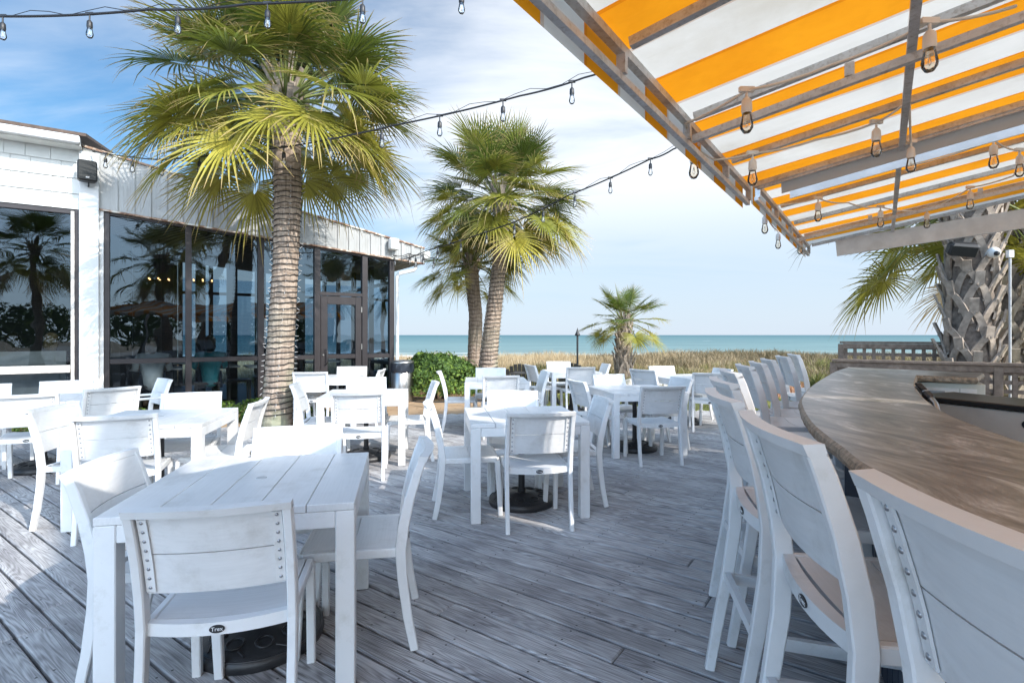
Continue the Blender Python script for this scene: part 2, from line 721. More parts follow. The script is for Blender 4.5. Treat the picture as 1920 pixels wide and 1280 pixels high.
def mat_plain_fabric():
    N = NT('plain_awning_fabric')
    N.base((.62, .60, .57)); N.set(.85)
    tr = N.n('ShaderNodeBsdfTranslucent', {'Color': (.55, .50, .44, 1)})
    mx = N.n('ShaderNodeMixShader', {'Fac': .35, 1: N.b.outputs[0], 2: tr.outputs[0]})
    N.l(mx.outputs[0], N.out.inputs['Surface'])
    return N.m


M['plain_fabric'] = mat_plain_fabric()


def mat_galv():
    N = NT('weathered_aluminium_tube')
    N.set(.42, .35)
    v = N.coord('Object')
    a = N.noise(v, 9, 6, .7)
    b = N.noise(v, 60, 4, .7)
    col = N.ramp(a.outputs['Fac'], [(.3, (.38, .37, .36)), (.6, (.56, .56, .56))])
    sp = N.ramp(b.outputs['Fac'], [(.32, (.55, .47, .40)), (.5, (1, 1, 1))])
    N.base(N.mixc(.7, col, N.mixc(1.0, col, sp, 'MULTIPLY')))
    return N.m


M['galv'] = mat_galv()
M['white_wood'] = simple('white_painted_timber', (.70, .71, .70), .55, 0, .15, 8, .1, 80)


def mat_timber():
    N = NT('weathered_lattice_timber')
    N.set(.75)
    v = N.coord('Object', (6, 6, 6))
    a = N.noise(v, 2.0, 6, .65)
    N.base(N.ramp(a.outputs['Fac'], [(.25, (.085, .062, .046)), (.6, (.20, .15, .115)), (.8, (.28, .23, .19))]))
    N.bump(a.outputs['Fac'], .3, .004)
    return N.m


M['timber'] = mat_timber()


def mat_leaf(name, g1, g2, dry):
    N = NT(name)
    N.set(.42)
    geo = N.n('ShaderNodeNewGeometry')
    at = N.n('ShaderNodeAttribute', attribute_name='tip')
    ag = N.n('ShaderNodeAttribute', attribute_name='age')
    col = N.mixc(ag.outputs['Fac'], g1, g2)
    v = N.n('ShaderNodeMath', {0: geo.outputs['Random Per Island'], 1: .5, 2: .72}, operation='MULTIPLY_ADD')
    col = N.mixc(1.0, col, N.ramp(v.outputs[0], [(0.7, (.65, .65, .65)), (1.2, (1.2, 1.2, 1.2))]), 'MULTIPLY')
    tp = N.ramp(at.outputs['Fac'], [(.62, (0, 0, 0)), (.98, (1, 1, 1))])
    col = N.mixc(tp, col, dry)
    N.base(col)
    tr = N.n('ShaderNodeBsdfTranslucent', {'Color': col})
    mx = N.n('ShaderNodeMixShader', {'Fac': .36, 1: N.b.outputs[0], 2: tr.outputs[0]})
    N.l(mx.outputs[0], N.out.inputs['Surface'])
    return N.m


M['palm'] = mat_leaf('palm_leaf', (.085, .130, .024), (.38, .33, .05), (.46, .32, .16))


def mat_trunk():
    N = NT('palm_trunk_bark')
    N.set(.85)
    v = N.coord('Object', (1, 1, 1))
    rings = N.n('ShaderNodeTexWave', {'Vector': v, 'Scale': 2.7, 'Distortion': 6.5, 'Detail': 5, 'Detail Scale': 1.6}, bands_direction='Z')
    fine = N.noise(N.coord('Object', (30, 30, 3)), 1.0, 5, .65)
    big = N.noise(v, 1.4, 5, .6)
    c1 = N.ramp(fine.outputs['Fac'], [(.3, (.19, .14, .105)), (.65, (.41, .325, .26))])
    c2 = N.ramp(rings.outputs['Fac'], [(.04, (.66, .63, .6)), (.25, (1, 1, 1))])
    col = N.mixc(1.0, c1, c2, 'MULTIPLY')
    # lichen on the lower trunk
    sepz = N.n('ShaderNodeSeparateXYZ', {0: v})
    lo = N.n('ShaderNodeMapRange', {0: sepz.outputs['Z'], 1: .6, 2: 2.0, 3: .85, 4: 0.0})
    lm = N.math('MULTIPLY', lo.outputs[0], N.ramp(big.outputs['Fac'], [(.45, (0, 0, 0)), (.6, (1, 1, 1))]))
    col = N.mixc(lm, col, (.24, .26, .18))
    N.base(col)
    h = N.math('ADD', rings.outputs['Fac'], fine.outputs['Fac'])
    N.bump(h, .5, .02)
    return N.m


M['trunk'] = mat_trunk()
M['boot'] = simple('dry_leaf_base', (.36, .295, .24), .8, 0, .45, 9, .5, 50)
M['dark_fibre'] = simple('trunk_fibre', (.075, .055, .042), .95, 0, .5, 30, .8, 60)
M['boot_core'] = simple('old_trunk_fibre', (.20, .16, .13), .95, 0, .5, 16, .8, 60)
M['petiole'] = simple('green_petiole', (.16, .19, .05), .5, 0, .3)


def mat_glass(tint, refl, name, refc=(.95, .97, 1, 1)):
    N = NT(name)
    N.t.nodes.remove(N.b)
    tr = N.n('ShaderNodeBsdfTransparent', {'Color': (*tint, 1)})
    wv = N.noise(N.coord('Object'), 1.1, 2, .5)
    bp = N.n('ShaderNodeBump', {'Height': wv.outputs['Fac'], 'Strength': .05 if 'glazing' in name else 0.0, 'Distance': .12})
    gl = N.n('ShaderNodeBsdfGlossy', {'Color': refc, 'Normal': bp.outputs[0], 'Roughness': .0})
    fz = N.n('ShaderNodeFresnel', {'IOR': 1.55})
    f = N.math('MULTIPLY_ADD', fz.outputs[0], 1.15, refl)
    mx = N.n('ShaderNodeMixShader', {'Fac': f, 1: tr.outputs[0], 2: gl.outputs[0]})
    N.l(mx.outputs[0], N.out.inputs['Surface'])
    return N.m


M['glass'] = mat_glass((.27, .31, .33), .03, 'tinted_glazing', (.50, .58, .66, 1))
M['glass_clear'] = mat_glass((.55, .60, .62), .02, 'clear_lower_glazing', (.35, .40, .46, 1))
M['back_glass'] = mat_glass((.42, .60, .76), .02, 'seaward_glazing')
M['bulb'] = mat_glass((.96, .97, .98), .04, 'clear_bulb_glass')
M['bulb_amber'] = mat_glass((.98, .93, .84), .02, 'amber_bulb_glass')
M['bronze'] = simple('dark_bronze_frame', (.035, .030, .032), .38, .4, .2)
M['wire_black'] = simple('black_cable', (.012, .012, .014), .5)
M['wire_white'] = simple('cream_cable', (.62, .55, .46), .55)
M['socket_cream'] = simple('cream_socket', (.68, .62, .54), .5)
M['filament'] = simple('filament_wire', (.55, .5, .42), .4, .6)


def mat_metal_panel():
    N = NT('white_metal_panel')
    N.set(.5)
    v = N.coord('Object')
    a = N.noise(v, 1.2, 6, .6)
    col = N.ramp(a.outputs['Fac'], [(.3, (.29, .30, .30)), (.65, (.37, .38, .38))])
    b = N.noise(N.coord('Object', (5, 5, 1.0)), 1.0, 6, .7)
    st = N.ramp(b.outputs['Fac'], [(.3, (.86, .82, .78)), (.5, (1, 1, 1))])
    N.base(N.mixc(1.0, col, st, 'MULTIPLY'))
    return N.m


M['panel'] = mat_metal_panel()


def mat_rust():
    N = NT('rusty_trim')
    N.set(.6)
    v = N.coord('Object')
    a = N.noise(v, 5, 7, .72)
    N.base(N.ramp(a.outputs['Fac'], [(.42, (.13, .06, .035)), (.5, (.32, .2, .13)), (.58, (.56, .55, .5))]))
    return N.m


M['rust'] = mat_rust()
M['shingle'] = simple('white_shingle', (.55, .56, .545), .6, 0, .1, 3, .1, 90)
M['column'] = simple('white_column_paint', (.56, .57, .575), .55, 0, .08, 3)
M['roof_brown'] = simple('brown_roof_shingle', (.10, .07, .055), .9, 0, .4, 14, .5, 50)
M['soffit'] = simple('white_soffit', (.62, .63, .60), .6)
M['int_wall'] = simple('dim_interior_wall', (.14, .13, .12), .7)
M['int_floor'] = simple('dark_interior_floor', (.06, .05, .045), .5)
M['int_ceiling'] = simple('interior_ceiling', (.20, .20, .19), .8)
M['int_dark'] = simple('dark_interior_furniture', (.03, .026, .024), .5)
M['old_sill'] = simple('weathered_sill_paint', (.52, .49, .45), .7, 0, .35, 18)
M['grille'] = simple('speaker_grille', (.012, .014, .014), .6, .2, .3, 90, .4, 300)
M['lawn'] = None


def mat_ground():
    N = NT('sandy_ground')
    N.set(.95)
    v = N.coord('Object')
    a = N.noise(v, .6, 7, .65)
    b = N.noise(v, 14, 5, .7)
    col = N.ramp(a.outputs['Fac'], [(.3, (.30, .22, .13)), (.7, (.50, .41, .29))])
    col = N.mixc(.5, col, N.ramp(b.outputs['Fac'], [(.3, (.16, .11, .06)), (.7, (.55, .46, .34))]))
    N.base(col)
    N.bump(b.outputs['Fac'], .6, .03)
    return N.m


def mat_lawn():
    N = NT('winter_lawn')
    N.set(.95)
    v = N.coord('Object')
    a = N.noise(v, .9, 6, .65)
    b = N.noise(v, 25, 5, .7)
    col = N.ramp(a.outputs['Fac'], [(.32, (.20, .24, .035)), (.5, (.36, .33, .07)), (.68, (.42, .33, .12))])
    col = N.mixc(.45, col, N.ramp(b.outputs['Fac'], [(.3, (.10, .12, .02)), (.7, (.45, .40, .14))]))
    N.base(col)
    N.bump(b.outputs['Fac'], .7, .03)
    return N.m


def mat_paving():
    N = NT('tan_stamped_concrete')
    N.set(.8)
    v = N.coord('Object')
    a = N.noise(v, 1.2, 6, .6)
    b = N.n('ShaderNodeTexVoronoi', {'Vector': v, 'Scale': 3.0}, feature='DISTANCE_TO_EDGE')
    col = N.ramp(a.outputs['Fac'], [(.3, (.34, .22, .125)), (.7, (.46, .32, .20))])
    ed = N.ramp(b.outputs['Distance'], [(.01, (.72, .68, .64)), (.04, (1, 1, 1))])
    N.base(N.mixc(1.0, col, ed, 'MULTIPLY'))
    N.bump(a.outputs['Fac'], .3, .01)
    return N.m


M['ground'] = mat_ground()
M['lawn'] = mat_lawn()
M['paving'] = mat_paving()
M['mulch'] = simple('brown_mulch', (.16, .075, .045), .95, 0, .6, 26, .9, 40)
M['rock'] = simple('pale_boulder', (.46, .43, .38), .85, 0, .35, 5, .6, 18)
M['edging'] = simple('black_drain_pipe', (.02, .022, .025), .5)


def mat_sea():
    N = NT('sea_water')
    N.set(.5, 0, .06)
    tcn = N.n('ShaderNodeTexCoord')
    sp = N.n('ShaderNodeSeparateXYZ', {0: tcn.outputs['Object']})
    lg = N.math('LOGARITHM', N.math('MAXIMUM', sp.outputs['Y'], 30.0), 10.0)
    f = N.n('ShaderNodeMapRange', {0: lg, 1: 1.85, 2: 3.3, 3: 0, 4: 1})
    st = N.n('ShaderNodeMapping', {'Vector': tcn.outputs['Object'], 'Scale': (.010, .05, 1)})
    a = N.noise(st.outputs[0], 1.0, 7, .62)
    st2 = N.n('ShaderNodeMapping', {'Vector': tcn.outputs['Object'], 'Scale': (.06, .30, 1)})
    b = N.noise(st2.outputs[0], 1.0, 7, .68)
    deep = N.ramp(f.outputs[0], [(0, (.24, .29, .26)), (.2, (.15, .235, .235)), (.5, (.105, .195, .205)), (.85, (.065, .155, .175)), (1, (.05, .135, .16))])
    mod = N.ramp(a.outputs['Fac'], [(.35, (.82, .86, .88)), (.65, (1.15, 1.12, 1.1))])
    col = N.mixc(1.0, deep, mod, 'MULTIPLY')
    mod2 = N.ramp(b.outputs['Fac'], [(.35, (.80, .84, .86)), (.65, (1.15, 1.12, 1.1))])
    col = N.mixc(1.0, col, mod2, 'MULTIPLY')
    # breaking foam near the shore
    fm = N.n('ShaderNodeMapping', {'Vector': tcn.outputs['Object'], 'Scale': (.02, .11, 1)})
    fo = N.noise(fm.outputs[0], 1.0, 6, .6, .6)
    near = N.n('ShaderNodeMapRange', {0: sp.outputs['Y'], 1: 74, 2: 125, 3: .19, 4: -.10})
    fmask = N.ramp(N.math('ADD', fo.outputs['Fac'], near.outputs[0]), [(.60, (0, 0, 0)), (.66, (1, 1, 1))])
    col = N.mixc(fmask, col, (.80, .82, .80))
    N.base(col)
    st4 = N.n('ShaderNodeMapping', {'Vector': tcn.outputs['Object'], 'Scale': (.5, 1.6, 1)})
    c = N.noise(st4.outputs[0], 1.0, 5, .6)
    N.bump(c.outputs['Fac'], .35, .4)
    return N.m


M['sea'] = mat_sea()


def mat_blades(name, stops, tr=.25):
    N = NT(name)
    N.set(.7)
    geo = N.n('ShaderNodeNewGeometry')
    v = N.coord('Object')
    pz = N.noise(v, .35, 4, .6)
    f = N.math('ADD', N.math('MULTIPLY', geo.outputs['Random Per Island'], .55), N.math('MULTIPLY', pz.outputs['Fac'], .5))
    col = N.ramp(f, stops)
    N.base(col)
    t_ = N.n('ShaderNodeBsdfTranslucent', {'Color': col})
    mx = N.n('ShaderNodeMixShader', {'Fac': tr, 1: N.b.outputs[0], 2: t_.outputs[0]})
    N.l(mx.outputs[0], N.out.inputs['Surface'])
    return N.m


M['straw'] = mat_blades('dune_grass_blade', [(.2, (.18, .14, .07)), (.38, (.36, .26, .135)), (.55, (.50, .38, .22)), (.75, (.60, .48, .31)), (.9, (.66, .57, .41))])
M['scrub'] = mat_blades('dune_scrub_leaf', [(.25, (.07, .065, .03)), (.5, (.16, .125, .065)), (.75, (.28, .21, .12))])
M['olive'] = mat_blades('olive_tuft_blade', [(.25, (.08, .10, .025)), (.5, (.18, .19, .05)), (.8, (.36, .31, .10))])
M['russet'] = mat_blades('russet_twig', [(.25, (.28, .12, .06)), (.5, (.50, .25, .14)), (.8, (.60, .38, .25))])
M['shrub'] = mat_blades('glossy_shrub_leaf', [(.2, (.018, .045, .008)), (.45, (.05, .105, .016)), (.65, (.10, .17, .025)), (.85, (.22, .32, .05))], .25)
M['bedleaf'] = mat_blades('bed_plant_leaf', [(.2, (.05, .10, .015)), (.5, (.10, .18, .025)), (.72, (.16, .25, .04)), (.9, (.42, .20, .11))], .3)
M['turf'] = mat_blades('turf_blade', [(.25, (.16, .20, .03)), (.5, (.34, .34, .07)), (.8, (.48, .40, .16))])
M['charcoal'] = simple('charcoal_painted_wood', (.055, .052, .05), .6, 0, .3, 8)

# ------------------------------------------------------------------ THE SETTING: deck, ground, sea
random.seed(11)
DECK = [(-15, -4), (-15, 4.6), (-8.2, 7.0), (-5.9, 7.75), (-3.3, 8.15), (-2.2, 9.15), (-0.8, 9.4), (1.0, 10.3), (3.2, 9.75), (6.2, 9.9), (6.4, 6.9), (10.5, 4.0), (10.5, -4)]


def t_ranges(s):
    """intervals of t where the line s=const is inside the deck outline"""
    ts = []
    n = len(DECK)
    for i in range(n):
        p = Vector((*DECK[i], 0)); q = Vector((*DECK[(i + 1) % n], 0))
        sp, sq = p.dot(VV), q.dot(VV)
        if (sp - s) * (sq - s) < 0:
            k = (s - sp) / (sq - sp)
            ts.append((p + (q - p) * k).dot(UU))
    ts.sort()
    return [(ts[i], ts[i + 1]) for i in range(0, len(ts) - 1, 2)]


deck = MB()
bw = 0.142
s = -8.0
while s < 13.5:
    for (ta, tb) in t_ranges(s + bw / 2):
        t = ta - random.random() * 0.001
        first = True
        while t < tb - .05:
            L = random.choice([3.6, 4.2, 4.8, 4.8]) * random.uniform(.9, 1.05)
            if first:
                L *= random.uniform(.3, 1.0)
                first = False
            e = min(tb, t + L)
            if tb - e < .4:
                e = tb
            dz = random.uniform(-.0015, .0015)
            c = ST(s + bw / 2, (t + e) / 2, -.019 + dz)
            deck.box(c, (e - t - .003, bw - .012, .038), UU, VV, Z, .007)
            t = e
    s += bw
struct(deck.build('deck', M['deck']))
# dark slab under the boards stands in for the shade in the gaps
jm = MB()
jm.prism([Vector((x, y, -.20)) for x, y in DECK], (0, 0, .150))
struct(jm.build('deck_gap_shade', M['int_dark']))


def gz(x, y):
    """height of the land"""
    def sm(a, b, v):
        v = max(0, min(1, (v - a) / (b - a)))
        return v * v * (3 - 2 * v)
    rr = sm(6, 14, x) if y > 12 else 0
    base = -.22
    y = y + 1e-9
    d0 = 15.5 - 2.0 * sm(4, 10, x)
    h = sm(d0, d0 + 10, y) * (.14 + .05 * math.sin(x * .33 + 1) + .04 * math.sin(x * .9) + .30 * math.exp(-((x - 12.5) / 3.2) ** 2))
    h += .10 * sm(d0, d0 + 8, y) * math.sin(x * 1.7 + y * .9)
    fall = sm(31, 52, y)
    return base + h * (1 - fall) - 2.2 * fall


gm = MB()
xs = np.concatenate([np.linspace(-400, -60, 8), np.linspace(-50, 60, 111), np.linspace(70, 400, 8)])
ys = np.concatenate([np.linspace(-120, 8, 10), np.linspace(10, 64, 73), [70, 80, 100]])
gv = [(x, y, gz(x, y)) for x in xs for y in ys]
ny = len(ys)
gf = []
for i in range(len(xs) - 1):
    for j in range(ny - 1):
        a = i * ny + j
        gf.append((a, a + ny, a + ny + 1, a + 1))
gm.add(gv, gf, True)
struct(gm.build('ground', M['ground']))

lm_ = MB()
lawn_o = [(-6.5, 11.5), (-6.5, 15.0), (-2.0, 15.6), (1.0, 15.0), (5.5, 14.2), (10, 12.5), (16, 11), (16, 6), (7, 6), (-2, 9.0)]
lm_.poly([Vector((x, y, -.21)) for x, y in lawn_o])
struct(lm_.build('lawn', M['lawn']))
pm = MB()
pv = [(-9.5, 6.4), (-3.2, 8.0), (-2.0, 9.0), (-.5, 9.3), (.3, 9.9), (.2, 10.6), (-.6, 11.2), (-1.4, 11.75), (-2.6, 12.3), (-9.5, 8.4)]
pm.prism([Vector((x, y, -.20)) for x, y in pv], (0, 0, .165))
struct(pm.build('paving', M['paving']))
mm = MB()
mv = [(-2.6, 12.4), (-1.6, 11.9), (-.7, 11.35), (.1, 11.35), (.6, 12.0), (.3, 13.2), (.4, 15.2), (-2.5, 16), (-5, 16), (-5.5, 13.5)]
mm.poly([Vector((x, y, -.20)) for x, y in mv])
struct(mm.build('mulch_bed', M['mulch']))

sm_ = MB()
SEAZ = -2.25
sm_.add([(-40000, 46, SEAZ), (40000, 46, SEAZ), (40000, 45000, SEAZ), (-40000, 45000, SEAZ)], [(0, 1, 2, 3)])
struct(sm_.build('sea', M['sea']))

# ------------------------------------------------------------------ blades and leaves (numpy)
rng = np.random.default_rng(5)


def blade_mesh(name, mat, roots, heights, widths, lean, seg=2, parent=None):
    """roots (N,3); a thin bent blade from each"""
    N = len(roots)
    az = rng.uniform(0, 2 * np.pi, N)
    d = np.stack([np.cos(az), np.sin(az), np.zeros(N)], 1)
    fa = rng.uniform(0, 2 * np.pi, N)
    sd = np.stack([np.cos(fa), np.sin(fa), np.zeros(N)], 1)
    ln = lean * rng.uniform(.3, 1.3, N)
    h = heights[:, None]
    w = widths[:, None]
    p0 = roots
    p1 = roots + np.array([0, 0, 1]) * h * .55 + d * h * (ln * .28)[:, None]
    p2 = roots + np.array([0, 0, 1]) * h * (1 - .25 * ln[:, None]) + d * h * ln[:, None]
    V = np.stack([p0 - sd * w / 2, p0 + sd * w / 2, p1 - sd * w * .4, p1 + sd * w * .4, p2], 1).reshape(-1, 3)
    b = np.arange(N) * 5
    faces = []
    q = np.stack([b, b + 1, b + 3, b + 2], 1)
    t = np.stack([b + 2, b + 3, b + 4], 1)
    me = bpy.data.meshes.new(name)
    me.vertices.add(len(V))
    me.vertices.foreach_set('co', V.ravel())
    me.loops.add(N * 7)
    lv = np.concatenate([q, t], 1).ravel()
    me.loops.foreach_set('vertex_index', lv.astype(np.int32))
    me.polygons.add(N * 2)
    st = (np.arange(N)[:, None] * 7 + np.array([0, 4])).ravel()
    me.polygons.foreach_set('loop_start', st.astype(np.int32))
    me.update(calc_edges=True)
    me.materials.append(mat)
    o = bpy.data.objects.new(name, me)
    C.objects.link(o)
    if parent:
        o.parent = parent
    return o


def tufts(cx, cy, cz, n, spread, hmin, hmax, w):
    K = len(cx)
    r = rng.uniform(0, 1, (K, n)) ** .5 * spread
    a = rng.uniform(0, 2 * np.pi, (K, n))
    x = (cx[:, None] + r * np.cos(a)).ravel()
    y = (cy[:, None] + r * np.sin(a)).ravel()
    z = np.repeat(cz, n) - .02
    hk = np.repeat(rng.uniform(.6, 1.0, K), n)
    h = rng.uniform(hmin, hmax, K * n) * hk
    return np.stack([x, y, z], 1), h, np.full(K * n, w) * rng.uniform(.6, 1.3, K * n)


def scatter(n, xlo, xhi, ylo, yhi, cond=None):
    x = rng.uniform(xlo, xhi, n)
    y = rng.uniform(ylo, yhi, n)
    if cond is not None:
        k = cond(x, y)
        x, y = x[k], y[k]
    z = np.array([gz(float(a), float(b)) for a, b in zip(x, y)])
    return x, y, z


fr = lambda x, y: np.abs(x / y) < 1.25
patch = lambda x, y: np.sin(x * .9 + 1.3 * np.sin(y * .5)) + np.sin(y * .8 + x * .35 + 2) + .6 * np.sin(x * 2.3 - y * 1.1)
x, y, z = scatter(4300, -16, 10.5, 16.2, 33, lambda x, y: fr(x, y) & (patch(x, y) > -.75 + rng.uniform(-.5, .5, len(x))))
a, h, w = tufts(x, y, z, 17, .30, .20, .64, .013)
tag(blade_mesh('dune_grass', M['straw'], a, h, w, .42), 'dry straw coloured grass covering the dunes in front of the sea', 'grass', kind='stuff')
x, y, z = scatter(4300, -14, 42, 15.8, 34, lambda x, y: fr(x, y) & ((x > 2 + rng.uniform(0, 7, len(x))) | (patch(x, y) < -1.0)))
a, h, w = tufts(x, y, z, 24, .45, .28, .66, .026)
tag(blade_mesh('dune_scrub', M['scrub'], a, h, w, .7), 'brown tangled scrub on the dune to the right of the small palm', 'scrub', kind='stuff')
x, y, z = scatter(1100, -8, 16, 14.2, 21.0, lambda x, y: fr(x, y) & ~((x > 0.6) & (x < 2.6) & (y < 15.5)))
a, h, w = tufts(x, y, z, 26, .22, .3, .62, .014)
tag(blade_mesh('olive_grass', M['olive'], a, h, w, .5), 'olive green grass clumps along the front edge of the dunes', 'grass', kind='stuff')
x, y, z = scatter(260, 5.2, 10.5, 13.4, 16.2)
a, h, w = tufts(x, y, z, 24, .25, .25, .52, .02)
tag(blade_mesh('russet_groundcover', M['russet'], a, h, w, .8), 'russet dry ground cover at the foot of the scrubby dune', 'ground cover', kind='stuff')
x, y, z = scatter(26000, -4, 12, 8.8, 15.0, lambda x, y: (y > 9.6 + .2 * np.abs(x - 1)) & ((x > .8) | (y > 12.5)))
tag(blade_mesh('lawn_grass', M['turf'], np.stack([x, y, np.full(len(x), -.21)], 1), rng.uniform(.025, .06, len(x)), rng.uniform(.008, .016, len(x)), .7), 'short yellow green lawn grass beyond the edge of the deck', 'grass', kind='stuff')


def leaf_cloud(name, mat, pts, nrm, size, parent=None):
    """one small pointed leaf per point, facing roughly along nrm"""
    N = len(pts)
    r = rng.normal(0, .55, (N, 3))
    n = nrm + r
    n /= np.linalg.norm(n, axis=1)[:, None]
    t = rng.normal(0, 1, (N, 3))
    t -= n * np.sum(t * n, 1)[:, None]
    t /= np.linalg.norm(t, axis=1)[:, None]
    b = np.cross(n, t)
    s = (size * rng.uniform(.6, 1.25, N))[:, None]
    V = np.stack([pts - t * s, pts + b * s * .42 + n * s * .1, pts + t * s * 1.1 - n * s * .15, pts - b * s * .42 + n * s * .1], 1).reshape(-1, 3)
    F = (np.arange(N)[:, None] * 4 + np.arange(4)).astype(np.int32)
    me = bpy.data.meshes.new(name)
    me.vertices.add(N * 4)
    me.vertices.foreach_set('co', V.ravel())
    me.loops.add(N * 4)
    me.loops.foreach_set('vertex_index', F.ravel())
    me.polygons.add(N)
    me.polygons.foreach_set('loop_start', (np.arange(N) * 4).astype(np.int32))
    me.update(calc_edges=True)
    me.materials.append(mat)
    o = bpy.data.objects.new(name, me)
    C.objects.link(o)
    if parent:
        o.parent = parent
    return o


# rounded shrub beside the litter bin
def shrub(loc, rx, ry, rz_, n, label):
    t = thing('round_shrub', label, 'shrub', loc)
    d = rng.normal(0, 1, (n, 3))
    d /= np.linalg.norm(d, axis=1)[:, None]
    d[:, 2] = np.where(d[:, 2] < -.35, -d[:, 2], d[:, 2])
    lump = 1 + .07 * np.sin(d[:, 0] * 9 + 1) * np.sin(d[:, 1] * 8) + .06 * np.sin(d[:, 2] * 11 + d[:, 0] * 5)
    rad = lump * (1 - .30 * rng.uniform(0, 1, n) ** 2 + .10 * (rng.uniform(0, 1, n) > .93))
    p = d * rad[:, None] * np.array([rx, ry, rz_]) + np.array([0, 0, rz_ * .62])
    leaf_cloud('foliage', M['shrub'], p, d, .052, t)
    m = MB()
    for k in range(9):
        an = k * 2.4
        q = Vector((math.cos(an) * rx * .55, math.sin(an) * ry * .55, rz_ * (.7 + .5 * random.random())))
        m.tube([(math.cos(an) * .06, math.sin(an) * .06, -.25), q * .5, q], [.022, .016, .006], 6)
    m.build('stem', M['dark_fibre'], t)
    return t


shrub((-1.72, 12.05, -.08), .98, .82, .66, 9500, 'dense round green shrub right of the steel litter bin')

# ------------------------------------------------------------------ palms


